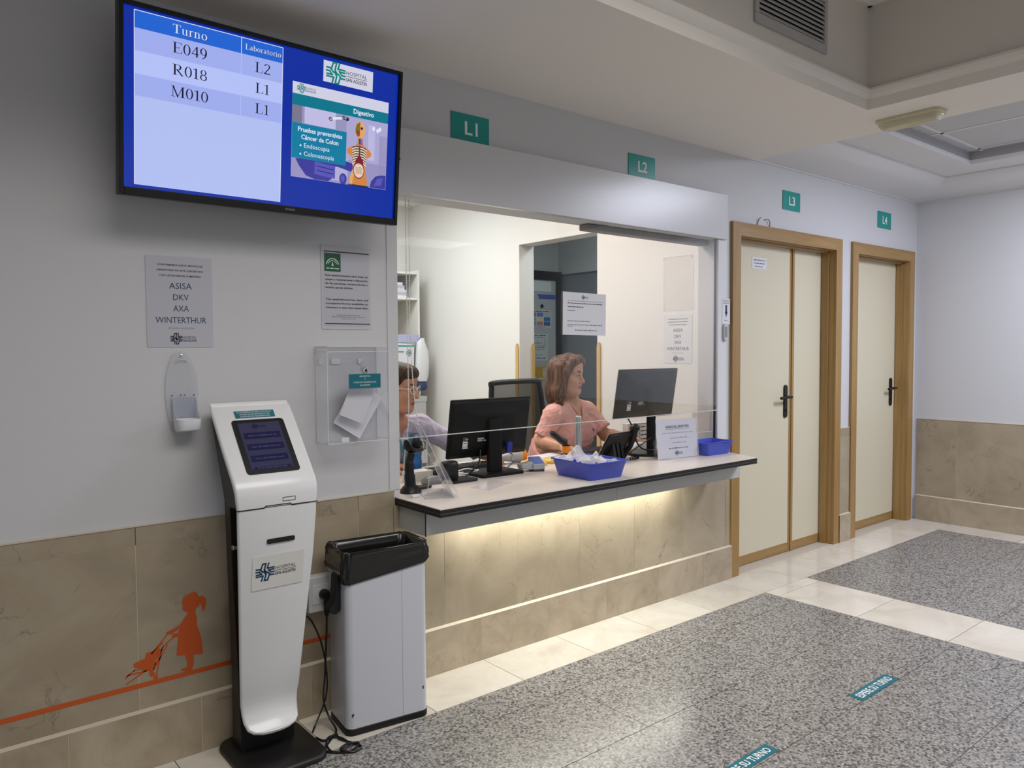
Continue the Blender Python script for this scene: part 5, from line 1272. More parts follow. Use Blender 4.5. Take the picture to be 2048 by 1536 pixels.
# notices on the office side wall (x = 3.85, facing -x)
WF = Fr((3.85, 0, 0), (0, -1, 0), (0, 0, 1))
notice_companies(-.433, 1.300, .222, .306, WF, 'white notice listing companies on the office side wall, under the empty clear sleeve')
mb = MB(); SLV = clear('wall_sleeve', tint=(1, .995, .99), refl=.2, body=.03, bodycol=(.9, .86, .82))
mb.prism([WF.p(-.436, 1.632, .001), WF.p(-.206, 1.632, .001), WF.p(-.206, 1.968, .001), WF.p(-.436, 1.968, .001)], WF.n * .003, SLV)
for a, b in ((-.43, 1.64), (-.218, 1.64), (-.43, 1.955), (-.218, 1.955)): mb.disc(WF, a, b, .004, .004, LGREY, .0042, 10)
e = .0025
for q in ((-.436, 1.632, -.206, 1.632 + e), (-.436, 1.968 - e, -.206, 1.968), (-.436, 1.632, -.436 + e, 1.968), (-.206 - e, 1.632, -.206, 1.968)): mb.rect(WF, *q, MC['acrylic_edge'], .0043)
mb.build('wall_sleeve', label='empty clear acrylic page sleeve on the office side wall', cat='page sleeve', smooth=False)
# pointed wooden corner guards
def guard(x, y, dx, dy, label):
    mb = MB(); w, th, h = .032, .012, 1.44
    mb.prism([(x, y - w / 2, .001), (x, y + w / 2, .001), (x, y + w / 2, h - .03), (x, y + w / 4, h), (x, y - w / 4, h), (x, y - w / 2, h - .03)], (-th, 0, 0), WOODP)
    mb.build('corner_guard', label=label, cat='corner guard', group='wooden guards at the office doorway', bevel=.002)
guard(3.8492, 1.885, 0, 0, 'wooden corner guard strip on the office side wall left of the doorway')
guard(3.8492, 1.000, 0, 0, 'wooden corner guard strip on the office side wall right of the doorway')
mb = MB(); mb.prism([(3.968, 1.8612, .001), (3.999, 1.8612, .001), (3.999, 1.8612, 1.41), (3.992, 1.8612, 1.44), (3.975, 1.8612, 1.44), (3.968, 1.8612, 1.41)], (0, -.012, 0), WOODP); mb.build('corner_guard', label='wooden corner guard strip inside the doorway reveal', cat='corner guard', group='wooden guards at the office doorway', bevel=.002)
# back room: black framed pale door leaf with notices
t = empty('lab_door', (4.6, 2.64, 0), 'pale grey door in black frame seen through the office doorway, covered with notices', 'door')
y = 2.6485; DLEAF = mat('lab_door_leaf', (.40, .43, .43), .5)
MB().box(4.10, 4.93, y - .03, y - .001, .004, 2.04, DLEAF).build('door_leaf', t)
mb = MB(); mb.box(4.03, 4.0995, y - .05, y - .0005, .004, 2.12, BLACK); mb.box(4.9305, 4.992, y - .05, y - .0005, .004, 2.12, BLACK); mb.box(4.0995, 4.9305, y - .05, y - .0005, 2.0405, 2.12, BLACK); mb.build('door_frame', t)
mb = MB(); mb.box(4.30, 4.87, y - .036, y - .0305, 1.93, 2.03, mat('frosted_panel', (.62, .66, .66), .3)); mb.build('glazed_panel', t)
mb = MB(); mb.lathe([(.018, 0), (.018, .006), (.008, .008)], (4.755, y - .031, 1.795), BLACK, 18, R=Matrix.Rotation(PI / 2, 3, 'X')); mb.build('spyhole', t)
LF = Fr((0, y - .0305, 0))
def lab_notice(x0, x1, z0, z1, m, draw, label):
    mb = MB(); mb.prism([LF.p(x0, z0, .0004), LF.p(x1, z0, .0004), LF.p(x1, z1, .0004), LF.p(x0, z1, .0004)], LF.n * .0012, m); draw(mb); mb.build('lab_notice', label=label, cat='notice', group='notices on the back room door', smooth=False)
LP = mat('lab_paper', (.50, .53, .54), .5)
lab_notice(4.70, 4.955 - .03, 1.862, 1.905, mat('notice_blue', srgb(64, 86, 168), .4), lambda mb: mb.poly(LF, [(4.70, 1.864), (4.72, 1.864), (4.705, 1.902)], LP, .002), 'blue strip notice on the back room door')
def d1(mb):
    for k, c in enumerate(((90, 150, 190), (190, 120, 130), (60, 90, 150), (110, 170, 180), (200, 200, 150), (40, 110, 170), (150, 90, 120), (90, 120, 190), (180, 180, 190))):
        i, j = k % 3, k // 3; mb.rect(LF, 4.60 + i * .09, 1.615 + j * .042, 4.68 + i * .09, 1.652 + j * .042, mat('swatch%d' % k, srgb(*c), .5), .002)
    mb.bars(LF, 4.62, 4.85, 1.742, .010, INK, 131, .002); mb.bars(LF, 4.62, 4.8, 1.60, .006, INKG, 132, .002)
lab_notice(4.59, 4.875, 1.595, 1.760, LP, d1, 'colour coded table notice on the back room door')
def d2(mb):
    for k, z in enumerate((1.52, 1.50, 1.45, 1.41, 1.39, 1.34, 1.31)): mb.bars(LF, 4.62, 4.80 - .02 * (k % 3), z, .008, INK if k % 3 == 0 else INKG, 140 + k, .002)
    mb.stroke(LF, [(4.79, 1.50), (4.795, 1.43), (4.77, 1.43)], .006, INKG, .002); mb.stroke(LF, [(4.70, 1.47), (4.70, 1.43), (4.78, 1.43)], .005, INKG, .002)
lab_notice(4.59, 4.828, 1.285, 1.540, LP, d2, 'white instruction notice low on the back room door')
def d3(mb):
    mb.disc(LF, 4.785, 1.168, .026, .034, mat('hand_pale', (.6, .56, .42), .5), .002)
    for k in range(4): mb.stroke(LF, [(4.77 + .010 * k, 1.18), (4.765 + .0135 * k, 1.222)], .008, MC['hand_pale'], .0022)
    mb.poly(LF, [(4.60, 1.115), (4.70, 1.115), (4.66, 1.18), (4.60, 1.20)], mat('arm_blue', (.4, .5, .6), .5), .002); mb.stroke(LF, [(4.62, 1.19), (4.68, 1.15)], .018, mat('hand_brown', (.35, .16, .08), .5), .0022)
    mb.rect(LF, 4.66, 1.118, 4.835, 1.125, LET, .002)
lab_notice(4.59, 4.842, 1.105, 1.235, mat('notice_yellow', srgb(190, 150, 46), .5), d3, 'yellow hand hygiene notice on the back room door')
mb = MB(); mb.box(4.997, 5.0035, 1.905, 1.965, 1.485, 1.50, LET); mb.build('door_label', label='tiny white label on the dark panel of the back room', cat='label')

# shelf unit in the far office corner
t = empty('shelf_unit', (3.45, 3.24, 0), 'white open shelf unit in the far office corner', 'shelf')
SW = mat('shelf_white', (.74, .74, .70), .45); X0, X1, Y0, Y1 = 3.0, 3.70, 3.06, 3.425
MB().box(X1 - .02, X1, Y0, Y1, .001, 2.10, SW).build('side_panel', t, bevel=.001); MB().box(X0, X0 + .02, Y0, Y1, .001, 2.10, SW).build('side_panel', t, bevel=.001)
MB().box(X0 + .0205, X1 - .0205, Y1 - .012, Y1, .001, 2.10, SW).build('back_panel', t)
for z in (.08, .45, .80, 1.15, 1.855, 2.08): MB().box(X0 + .0205, X1 - .0205, Y0 + .003, Y1 - .0125, z - .018, z, SW).build('shelf', t, bevel=.001)
LIL = [mat('stack_%d' % k, c, .5) for k, c in enumerate(((.70, .70, .74), (.45, .45, .56), (.62, .62, .68)))]
z = 1.8556; g = random.Random(5)
for k in range(6):
    h = g.uniform(.012, .026); dx = g.uniform(-.012, .012)
    MB().box(3.28 + dx, 3.585 + dx - .006 * k, 3.09, 3.33, z, z + h, LIL[k % 3]).build('form_pad', label='printed form pad, %s of the pile on the shelf' % ('bottom one', 'second from the bottom', 'third from the bottom', 'third from the top', 'second from the top', 'topmost')[k], cat='pad', group='form pads piled on the shelf', bevel=.001); z += h + .0006
BR = mat('kraft_brown', (.36, .26, .19), .7)
mb = MB(); mb.loft([[Vector((3.46 + a * s, 3.22 + b * s, 1.1505 + zz)) for a, b in rrect(.16, .2, .05, 4)] for zz, s in ((0, .8), (.06, 1), (.14, .9), (.25, 1.02), (.36, .95), (.44, .7), (.47, .3))], BR); mb.build('brown_bag', label='brown crumpled paper bag on the middle shelf', cat='bag')
# white tote with mark, plastic bag, blue cloth hanging on the shelf front
mb = MB(); TW = mat('tote_white', (.66, .68, .74), .6); yF = 3.055
mb.prism([(3.41, yF, 1.24), (3.60, yF, 1.24), (3.605, yF, 1.44), (3.41, yF, 1.46)], (0, -.05, 0), TW)
F = Fr((0, yF - .0502, 0)); mb.rect(F, 3.41, 1.425, 3.605, 1.438, TEAL, .0006); logo(mb, F, 3.55, 1.37, .028, TEAL, TEALD, .0006); mb.bars(F, 3.44, 3.51, 1.375, .012, INKG, 151, .0006)
mb.build('tote_bag', label='white tote bag with teal mark hanging on the shelf front', cat='bag', bevel=.004)
mb = MB(); mb.prism([(3.40, yF, 1.462), (3.67, yF, 1.462), (3.67, yF, 1.53), (3.40, yF, 1.53)], (0, -.03, 0), mat('lilac_folder', (.42, .44, .66), .5)); mb.build('lilac_folder', label='lilac folder showing above the tote bag on the shelf', cat='folder', bevel=.003)
mb = MB(); WB = mat('white_bag', (.68, .70, .73), .3)
mb.loft([[Vector((3.675 + a * s + .012 * math.sin(7 * zz * 9 + a * 60), yF - .055 + b * s, 1.12 + zz)) for a, b in rrect(.12, .08, .03, 4)] for zz, s in ((0, .7), (.05, .95), (.16, 1.0), (.26, .9), (.34, .6), (.38, .25))], WB); mb.build('white_bag', label='white plastic bag hanging at the right shelf edge', cat='bag')
mb = MB(); mb.loft([[Vector((3.68 + a * s, yF - .05 + b * s, 1.04 + zz)) for a, b in rrect(.085, .06, .02, 4)] for zz, s in ((0, .6), (.02, 1), (.06, 1), (.075, .8))], mat('navy_cloth', (.03, .05, .14), .7)); mb.build('navy_pouch', label='navy pouch hanging under the white bag at the shelf', cat='pouch')
for k, (xa, xb, za, zb, c, lab) in enumerate(((3.44, 3.53, 1.02, 1.235, (.62, .62, .76), 'pale lilac leaflet stack under the tote bag'), (3.54, 3.60, 1.0, 1.235, (.70, .70, .74), 'white leaflet stack beside the lilac leaflets'))):
    mb = MB(); mb.box(xa, xb, yF - .06, yF - .002, za, zb, mat('leaflet%d' % k, c, .5)); mb.build('leaflet_stack', label=lab, cat='leaflets', group='leaflet stacks on the shelf front', bevel=.002)
for k, (xa, xb, za, zb, lab) in enumerate(((3.40, 3.69, .66, .94, 'grey storage box on the lower shelf front'), (3.55, 3.70, .40, .62, 'small grey box below the storage box'))):
    mb = MB(); GB = mat('box_grey_%d' % k, ((.44, .46, .48), (.5, .5, .5))[k], .5); mb.box(xa, xb, yF - .10, yF - .003, za, zb, GB); mb.prism([(xa - .005, yF - .003, zb + .0005), (xb + .005, yF - .003, zb + .0005), (xb + .01, yF - .003, zb + .05), (xa + .02, yF - .003, zb + .05)], (0, -.10, 0), GB)
    mb.build('storage_box', label=lab, cat='box', group='storage boxes at the shelf', bevel=.003)
# water bottle behind the scanner stand
t = empty('water_bottle', (2.045, .515, ZD), 'blue plastic bottle behind the scanner stand', 'bottle')
BLU = clear('bottle_blue', tint=(.25, .5, .85), refl=.8, body=.35, bodycol=(.05, .25, .6))
mb = MB(); mb.lathe([(.018, .0008), (.026, .004), (.027, .05), (.024, .07), (.027, .09), (.027, .115), (.016, .145), (.012, .155), (.012, .165)], (2.045, .515, ZD), BLU, 20); mb.build('body', t)
mb = MB(); mb.lathe([(.014, .1655), (.014, .180), (.011, .182)], (2.045, .515, ZD), mat('cap_blue', (.05, .2, .55), .4), 16); mb.build('cap', t)

# office chair with mesh back behind the woman in pink
def office_chair(cx, cy, rot, label):
    t = empty('office_chair', (cx, cy, 0), label, 'office chair', 'office chairs'); R = rotz(rot); c = Vector((cx, cy, 0))
    def T3(x, y, z): return c + R @ Vector((x, y, z))
    mb = MB(); fr = [(-.20, .22, .60), (-.235, .25, .80), (-.24, .27, 1.0), (-.225, .285, 1.15), (-.19, .29, 1.183), (.19, .29, 1.183), (.225, .285, 1.15), (.24, .27, 1.0), (.235, .25, .80), (.20, .22, .60)]
    mb.tube([T3(*q) for q in spline(fr, 5)], .017, BLACK, 10); mb.tube([T3(-.20, .22, .60), T3(.20, .22, .60)], .017, BLACK, 10); mb.build('back_frame', t)
    MESH = MC.get('chair_mesh') or clear('chair_mesh', tint=(.35, .35, .34), refl=.1, body=.45, bodycol=(.03, .03, .03), rough=.5)
    mb = MB(); rows = []
    for z, y, hw in ((.61, .222, .20), (.70, .228, .215), (.80, .245, .228), (.90, .26, .234), (1.0, .268, .234), (1.08, .276, .228), (1.15, .283, .215), (1.178, .288, .19)):
        rows.append([T3(hw * (k / 8 - 1) if False else -hw + 2 * hw * k / 10, y + .02 * math.sin(PI * k / 10), z) for k in range(11)])
    mb.loft(rows, MESH, caps=False, closed=False); mb.build('back_mesh', t)
    mb = MB(); mb.prism([T3(a, b, .43) for a, b in rrect(.48, .46, .08, 5)], (0, 0, .05), BLACKM); mb.build('seat', t, bevel=.015)
    mb = MB(); mb.tube([T3(0, .16, .42), T3(0, .26, .46), T3(0, .255, .62), T3(0, .262, .72)], .022, BLACK, 10); mb.build('back_post', t)
    MB().cyl(T3(0, 0, .10), T3(0, 0, .43), .028, STEEL).build('column', t)
    for k in range(5):
        a = 2 * PI * k / 5 + .3; mb = MB(); mb.tube([T3(0, 0, .11), T3(.28 * math.cos(a), .28 * math.sin(a), .075)], [.026, .016], BLACK, 10); lg = mb.build('leg', t)
        MB().lathe([(.02, -.012), (.027, -.008), (.027, .008), (.02, .012)], T3(.28 * math.cos(a), .28 * math.sin(a), .0285), BLACK, 16, R=Matrix.Rotation(PI / 2, 3, 'X')).build('caster', t)
    for s in (-1, 1):
        if s < 0 or True:
            mb = MB(); mb.tube([T3(s * .25, .05, .44), T3(s * .285, .05, .46), T3(s * .285, .03, .66)], .014, BLACK, 8); mb.box(s * .285 - .035, s * .285 + .035, -.12, .12, .66, .685, BLACK, R=R, c=c); mb.build('armrest', t)
office_chair(3.20, .80, .12, 'black mesh-backed office chair behind the woman in pink')
office_chair(1.86, .84, .33, 'black office chair of the woman in the lavender shirt')
# ================================================================== people
# bodies are grown as one continuous skin from smoothly blended limb and muscle volumes
def V(*q): return np.array(q, dtype=np.float32)
class Field:
    def __init__(s): s.ops = []
    def cone(s, a, b, ra, rb, k=.02, sub=False):
        a, b = np.array(a, np.float32), np.array(b, np.float32); r = max(ra, rb)
        def f(X, Y, Z):
            d = b - a; L = float(d @ d) + 1e-12
            t = np.clip(((X - a[0]) * d[0] + (Y - a[1]) * d[1] + (Z - a[2]) * d[2]) / L, 0, 1)
            return np.sqrt((X - a[0] - t * d[0]) ** 2 + (Y - a[1] - t * d[1]) ** 2 + (Z - a[2] - t * d[2]) ** 2) - (ra + (rb - ra) * t)
        s.ops.append((f, np.minimum(a, b) - r, np.maximum(a, b) + r, k, sub)); return s
    def ell(s, c, r, R=None, k=.02, sub=False):
        c = np.array(c, np.float32); r = np.array(r, np.float32); M = np.eye(3, dtype=np.float32) if R is None else np.array(R, np.float32)
        e = np.sqrt((M ** 2) @ (r ** 2))
        def f(X, Y, Z):
            x, y, z = X - c[0], Y - c[1], Z - c[2]
            u = (M[0, 0] * x + M[1, 0] * y + M[2, 0] * z) / r[0]; v = (M[0, 1] * x + M[1, 1] * y + M[2, 1] * z) / r[1]; w = (M[0, 2] * x + M[1, 2] * y + M[2, 2] * z) / r[2]
            k0 = np.sqrt(u * u + v * v + w * w); k1 = np.sqrt((u / r[0]) ** 2 + (v / r[1]) ** 2 + (w / r[2]) ** 2) + 1e-9
            return k0 * (k0 - 1) / k1
        s.ops.append((f, c - e, c + e, k, sub)); return s
    def cut(s, fn, lo, hi, k=.006):
        s.ops.append((fn, np.array(lo, np.float32), np.array(hi, np.float32), k, True)); return s
    def mesh(s, h):
        lo = np.min([o[1] for o in s.ops if not o[4]], 0) - 3 * h; hi = np.max([o[2] for o in s.ops if not o[4]], 0) + 3 * h
        n = np.ceil((hi - lo) / h).astype(int) + 1
        ax = [lo[i] + h * np.arange(n[i], dtype=np.float32) for i in range(3)]
        F = np.full(n, .06, np.float32)
        for f, a, b, k, sub in s.ops:
            m = k + 4 * h
            i0 = np.clip(np.floor((a - m - lo) / h).astype(int), 0, n); i1 = np.clip(np.ceil((b + m - lo) / h).astype(int) + 1, 0, n)
            if (i1 <= i0).any(): continue
            sl = tuple(slice(i0[i], i1[i]) for i in range(3))
            X, Y, Z = np.meshgrid(ax[0][sl[0]], ax[1][sl[1]], ax[2][sl[2]], indexing='ij', sparse=True)
            d = f(X, Y, Z); A = F[sl]
            if sub:
                d = -d; g = np.maximum(k - np.abs(A - d), 0) / k; F[sl] = np.maximum(A, d) + g * g * k * .25
            else:
                d = np.minimum(d, .06); g = np.maximum(k - np.abs(A - d), 0) / k; F[sl] = np.minimum(A, d) - g * g * k * .25
        return surfnet(F, lo, h)
def surfnet(F, lo, h):
    S = F < 0; nx, ny, nz = F.shape
    c = np.zeros((nx - 1, ny - 1, nz - 1), np.int8)
    offs = [(i, j, k) for i in (0, 1) for j in (0, 1) for k in (0, 1)]
    def crn(A, o): return A[o[0]:nx - 1 + o[0], o[1]:ny - 1 + o[1], o[2]:nz - 1 + o[2]]
    for o in offs: c += crn(S, o)
    cells = np.argwhere((c > 0) & (c < 8)); I = np.full(c.shape, -1, np.int64); I[tuple(cells.T)] = np.arange(len(cells))
    acc = np.zeros((len(cells), 3)); cnt = np.zeros(len(cells))
    for a in offs:
        for d in range(3):
            if a[d] == 0:
                b = list(a); b[d] = 1
                fa = F[cells[:, 0] + a[0], cells[:, 1] + a[1], cells[:, 2] + a[2]]; fb = F[cells[:, 0] + b[0], cells[:, 1] + b[1], cells[:, 2] + b[2]]
                m = (fa < 0) != (fb < 0); t = np.where(m, fa / np.where(m, fa - fb, 1), 0)
                p = np.array(a, float)[None].repeat(len(cells), 0); p[:, d] += t
                acc[m] += p[m]; cnt[m] += 1
    P = (cells + acc / np.maximum(cnt, 1)[:, None]) * h + lo
    Q = []
    for d in range(3):
        e, g = [(1, 2), (2, 0), (0, 1)][d]
        sl0 = [slice(1, -1)] * 3; sl1 = [slice(1, -1)] * 3; sl0[d] = slice(0, -1); sl1[d] = slice(1, None)
        s0, s1 = S[tuple(sl0)], S[tuple(sl1)]; ed = np.argwhere(s0 != s1)
        if not len(ed): continue
        ins = s0[tuple(ed.T)]; b = ed + 1; b[:, d] -= 1
        def cell(de, dg):
            q = b.copy(); q[:, e] += de; q[:, g] += dg; return I[tuple(q.T)]
        quad = np.stack([cell(-1, -1), cell(0, -1), cell(0, 0), cell(-1, 0)], 1)
        quad[~ins] = quad[~ins][:, ::-1]; Q.append(quad)
    Q = np.concatenate(Q); return P, Q[(Q >= 0).all(1)]
def relax(P, Q, it=2, lam=.5):
    for _ in range(it):
        A = np.zeros_like(P); n = np.zeros(len(P))
        for i in range(4):
            for j in (1, 3):
                np.add.at(A, Q[:, i], P[Q[:, (i + j) % 4]]); np.add.at(n, Q[:, i], 1)
        P = P + lam * (A / np.maximum(n, 1)[:, None] - P)
    return P
def folds(P, Q, amp, seed):
    """soft cloth folds: surface points pushed in and out along the normal"""
    n = np.zeros_like(P); a, b, c, d = (P[Q[:, i]] for i in range(4)); f = np.cross(c - a, d - b)
    for i in range(4): np.add.at(n, Q[:, i], f)
    n /= np.linalg.norm(n, axis=1)[:, None] + 1e-12
    g = np.random.RandomState(seed); w = np.zeros(len(P)); q = P + .035 * np.sin(P[:, [1, 2, 0]] * 23 + g.rand(3) * 6)
    for k in range(7):
        dv = g.randn(3) * (1, 1, .55); dv /= np.linalg.norm(dv); s = np.sin(q @ dv * (38 + 22 * k) + g.rand() * 6.28); w += (1 - np.abs(s)) ** 2 / (1 + .45 * k)
    w -= w.mean()
    return P + n * (amp * w)[:, None]
def grow(field, h, name, mats, parent=None, pick=None, it=2, label=None, fold=0, seed=1):
    P, Q = field.mesh(h); P = relax(P, Q, it)
    if fold: P = relax(folds(P, Q, fold, seed), Q, 1)
    o0 = np.array(WL[parent.name]) if parent is not None else np.zeros(3)
    me = bpy.data.meshes.new(name); me.from_pydata((P - o0).tolist(), [], Q.tolist())
    for m in mats: me.materials.append(m)
    if pick is not None:
        cen = P[Q].mean(1); me.polygons.foreach_set('material_index', pick(cen).astype(np.int32))
    me.polygons.foreach_set('use_smooth', [True] * len(Q)); me.update()
    o = bpy.data.objects.new(name, me); COL.objects.link(o); o.parent = parent; WL[o.name] = tuple(o0)
    if label: o['label'] = label
    return o

def hair_mat(name, c1, c2):
    m, nt, b, N, L = nodes(name)
    tc = N('TexCoord'); mp = N('Mapping'); mp.inputs['Scale'].default_value = (95, 95, 7); L(tc.outputs['Object'], mp.inputs[0])
    n = N('TexNoise'); n.inputs['Scale'].default_value = 1; n.inputs['Detail'].default_value = 4; L(mp.outputs[0], n.inputs['Vector'])
    r = ramp(nt, [(.36, c1), (.66, c2)]); L(n.outputs['Fac'], r.inputs[0]); L(r.outputs[0], b.inputs['Base Color'])
    bp = N('Bump'); bp.inputs['Strength'].default_value = .7; bp.inputs['Distance'].default_value = .004; L(n.outputs['Fac'], bp.inputs['Height']); L(bp.outputs[0], b.inputs['Normal'])
    b.inputs['Roughness'].default_value = .52; b.inputs['Specular IOR Level'].default_value = .3
    return m
def skin_mat(name, c):
    m = mat(name, c, .48); b = m.node_tree.nodes['Principled BSDF']
    b.inputs['Subsurface Weight'].default_value = .12; b.inputs['Subsurface Radius'].default_value = (.01, .004, .002); b.inputs['Subsurface Scale'].default_value = .5
    return m
def cloth_mat(name, c):
    m, nt, b, N, L = nodes(name)
    tc = N('TexCoord'); n = N('TexNoise'); n.inputs['Scale'].default_value = 9; n.inputs['Detail'].default_value = 4; n.inputs['Distortion'].default_value = 1.2; L(tc.outputs['Object'], n.inputs['Vector'])
    bp = N('Bump'); bp.inputs['Strength'].default_value = .55; bp.inputs['Distance'].default_value = .02; L(n.outputs['Fac'], bp.inputs['Height']); L(bp.outputs[0], b.inputs['Normal'])
    b.inputs['Base Color'].default_value = (*c, 1); b.inputs['Roughness'].default_value = .8
    return m

class Head:
    def __init__(s, o, yaw, pitch=0.0, roll=0.0):
        s.o = np.array(o, float); s.R = np.array(Matrix.Rotation(yaw, 3, 'Z') @ Matrix.Rotation(pitch, 3, 'X') @ Matrix.Rotation(roll, 3, 'Y'))
    def p(s, x, y, z): return s.o + s.R @ np.array((x, y, z))
    def loc(s, P): return (P - s.o) @ s.R
    def skin(s, F, full=1.0):
        p, R = s.p, s.R; f = full
        F.ell(p(0, .016, .034), (.075, .094, .092), R, .01)
        F.ell(p(0, -.028, -.045), (.058 * f, .060, .066), R, .03)
        F.cone(p(-.022, -.062, -.098), p(.022, -.062, -.098), .019, .019, .03)
        F.cone(p(0, -.066, -.106), p(0, -.070, -.100), .016, .016, .02)
        for x in (-1, 1):
            F.ell(p(x * .037, -.052, -.032), (.028, .030, .030), R, .03)
            F.cone(p(x * .060, .0, -.06), p(x * .030, -.045, -.095), .020, .018, .03)
            F.cone(p(x * .012, -.084, .023), p(x * .046, -.070, .022), .0105, .010, .02)
        F.ell(p(0, -.060, .060), (.052, .034, .042), R, .03)
        for x in (-1, 1): F.ell(p(x * .032, -.094, .000), (.0165, .016, .0115), R, .012, True)
        for x in (-1, 1):   # lids round the eye, with a narrow opening
            F.ell(p(x * .0315, -.0765, .000), (.0150, .0150, .0142), R, .004); F.ell(p(x * .0315, -.094, -.0012), (.0128, .013, .0050), R, .002, True)
        F.cone(p(0, -.084, .008), p(0, -.106, -.034), .0075, .0115, .012)
        F.ell(p(0, -.104, -.036), (.011, .011, .009), R, .008)
        for x in (-1, 1): F.ell(p(x * .0125, -.093, -.039), (.0075, .011, .0075), R, .008)
        for x in (-1, 1): F.ell(p(x * .0065, -.103, -.0465), (.0035, .006, .003), R, .003, True)
        F.cone(p(-.019, -.083, -.0655), p(0, -.0915, -.0625), .0045, .0062, .006); F.cone(p(.019, -.083, -.0655), p(0, -.0915, -.0625), .0045, .0062, .006)
        F.cone(p(-.016, -.083, -.0735), p(.016, -.083, -.0735), .0058, .0058, .006); F.ell(p(0, -.0885, -.0740), (.013, .006, .0058), R, .006)
        F.ell(p(0, -.096, -.0683), (.020, .006, .0014), R, .002, True)
        for x in (-1, 1):
            F.ell(p(x * .076, .014, -.008), (.009, .019, .030), R, .006); F.ell(p(x * .084, .010, -.004), (.005, .009, .016), R, .004, True)
    def lips(s, cen):
        q = s.loc(cen); return (np.abs(q[:, 0]) < .0225) & (q[:, 1] < -.070) & (q[:, 2] < -.0585) & (q[:, 2] > -.0810) & ((q[:, 0] / .0225) ** 2 + ((q[:, 2] + .0695) / .0105) ** 2 < 1)
    def eyes(s, parent, iris, lash, lid):
        for x in (-1, 1):
            c = Vector(s.p(x * .0315, -.0765, .000)); mb = MB(); mb.ball(c, .0122, mat('eye_white', (.45, .42, .40), .3), 20, 14)
            g = Vector(s.R @ np.array((0, -1, -.10))).normalized(); a = Vector(s.R @ np.array((1, 0, 0))); b = g.cross(a).normalized(); a = b.cross(g)
            def cap(r, k, m):
                ring = [c + g * k + (a * math.cos(t) + b * math.sin(t)) * r for t in [2 * PI * i / 18 for i in range(18)]]; mb.add(ring + [c + g * (k + .0007)], [(i, (i + 1) % 18, 18) for i in range(18)], m)
            cap(.0058, .0109, iris); cap(.0028, .0119, BLACK); mb.build('eye', parent)
            mb = MB(); mb.tube([Vector(s.p(x * .0315 + t * .0165, -.0918 + .0090 * abs(t) ** 2, .0046 - .0050 * t * t)) for t in [-1 + .2 * i for i in range(11)]], [.0007 + .0012 * (1 - abs(-1 + .2 * i)) for i in range(11)], lash, 6); mb.build('eyelash', parent)
            mb = MB(); pts = [(.013, -.0950, .0205), (.024, -.0935, .0255), (.037, -.0855, .0265), (.049, -.0720, .0215)]
            mb.tube(spline([Vector(s.p(x * px, py, pz)) for px, py, pz in pts], 5), [.0016 + .0022 * math.sin(PI * (i + 2) / 19) for i in range(16)], lid, 8); mb.build('eyebrow', parent)

def hand(F, wrist, d, up, thumb_side, curl=.35, size=1.0, spread=.10):
    """palm, four unequal bent fingers and a thumb leaving the side of the palm near its base"""
    w = np.array(wrist, float); d = np.array(d, float); d /= np.linalg.norm(d); n = np.array(up, float); n -= d * (n @ d); n /= np.linalg.norm(n)
    s = np.cross(n, d) * thumb_side; z = size
    offs = (.029, .0095, -.0095, -.027); lens = ((.043, .026, .021), (.047, .030, .022), (.044, .028, .021), (.034, .021, .018)); kl = (.082, .086, .083, .076)
    for i in range(4):
        k = w + d * kl[i] * z + s * offs[i] * z + n * (.004 - .003 * abs(i - 1.3)) * z
        F.cone(w + s * offs[i] * .55 * z + d * .004, k, .0135 * z, .0112 * z, .010)
    F.ell(w + d * .045 * z - n * .004 * z, (.030 * z, .012 * z, .040 * z), np.stack([s, n, d], 1), .012)
    for i in range(4):
        k = w + d * kl[i] * z + s * offs[i] * z + n * (.004 - .003 * abs(i - 1.3)) * z; ang = curl * .5; r = .0092 - .0006 * (i == 3); dirn = d + s * (offs[i] / .029) * spread
        for j, L in enumerate(lens[i]):
            v = dirn * math.cos(ang) - n * math.sin(ang); v /= np.linalg.norm(v); q = k + v * L * z
            F.cone(k, q, (r - .0007 * j) * z, (r - .0007 * (j + 1)) * z, .004); k = q; ang += curl * (1.0 + .15 * i)
    t0 = w + d * .018 * z + s * .020 * z - n * .004 * z; v = d * .62 + s * .72 - n * .25
    for L, r0, r1, bend in ((.044, .0145, .0108, .0), (.031, .0105, .0092, .45), (.025, .0092, .0075, .8)):
        u = v / np.linalg.norm(v); q = t0 + u * L * z; F.cone(t0, q, r0 * z, r1 * z, .008); t0 = q; v = v + d * .5 - s * .25 - n * .05
    return w

SK1 = skin_mat('skin_tan', srgb(196, 146, 118)); LIP1 = skin_mat('lips_rose', srgb(158, 92, 84))
SK2 = skin_mat('skin_olive', srgb(186, 132, 104)); LIP2 = skin_mat('lips_brown', srgb(150, 84, 74))
IRIS = mat('iris_brown', (.06, .03, .015), .2); LASH = mat('lash', (.01, .008, .007), .6); BROW = mat('brow', (.035, .022, .015), .7)

def legs(parent, hip, fdir, m, ms, z0=.47):
    F = Field(); f = np.array((fdir[0], fdir[1], 0)); f /= np.linalg.norm(f); s = np.array((-f[1], f[0], 0)); hip = np.array(hip, float)
    F.ell(hip + np.array((0, 0, .02)), (.17, .15, .11), None, .04)
    S = Field()
    for k in (-1, 1):
        a = hip + s * k * .09; b = hip + s * k * .12 + f * .40 + np.array((0, 0, -.02)); c = b - f * .03; c[2] = .10
        F.cone(a, b, .085, .062, .04); F.cone(b, c, .062, .048, .03)
        S.cone(c + np.array((0, 0, -.062)), c + f * .15 + np.array((0, 0, -.066)), .033, .031, .02); S.cone(c + np.array((0, 0, -.02)), c + np.array((0, 0, -.06)), .034, .034, .02)
    grow(F, .012, 'trousers', [m], parent, fold=.004); grow(S, .010, 'shoe', [ms], parent)

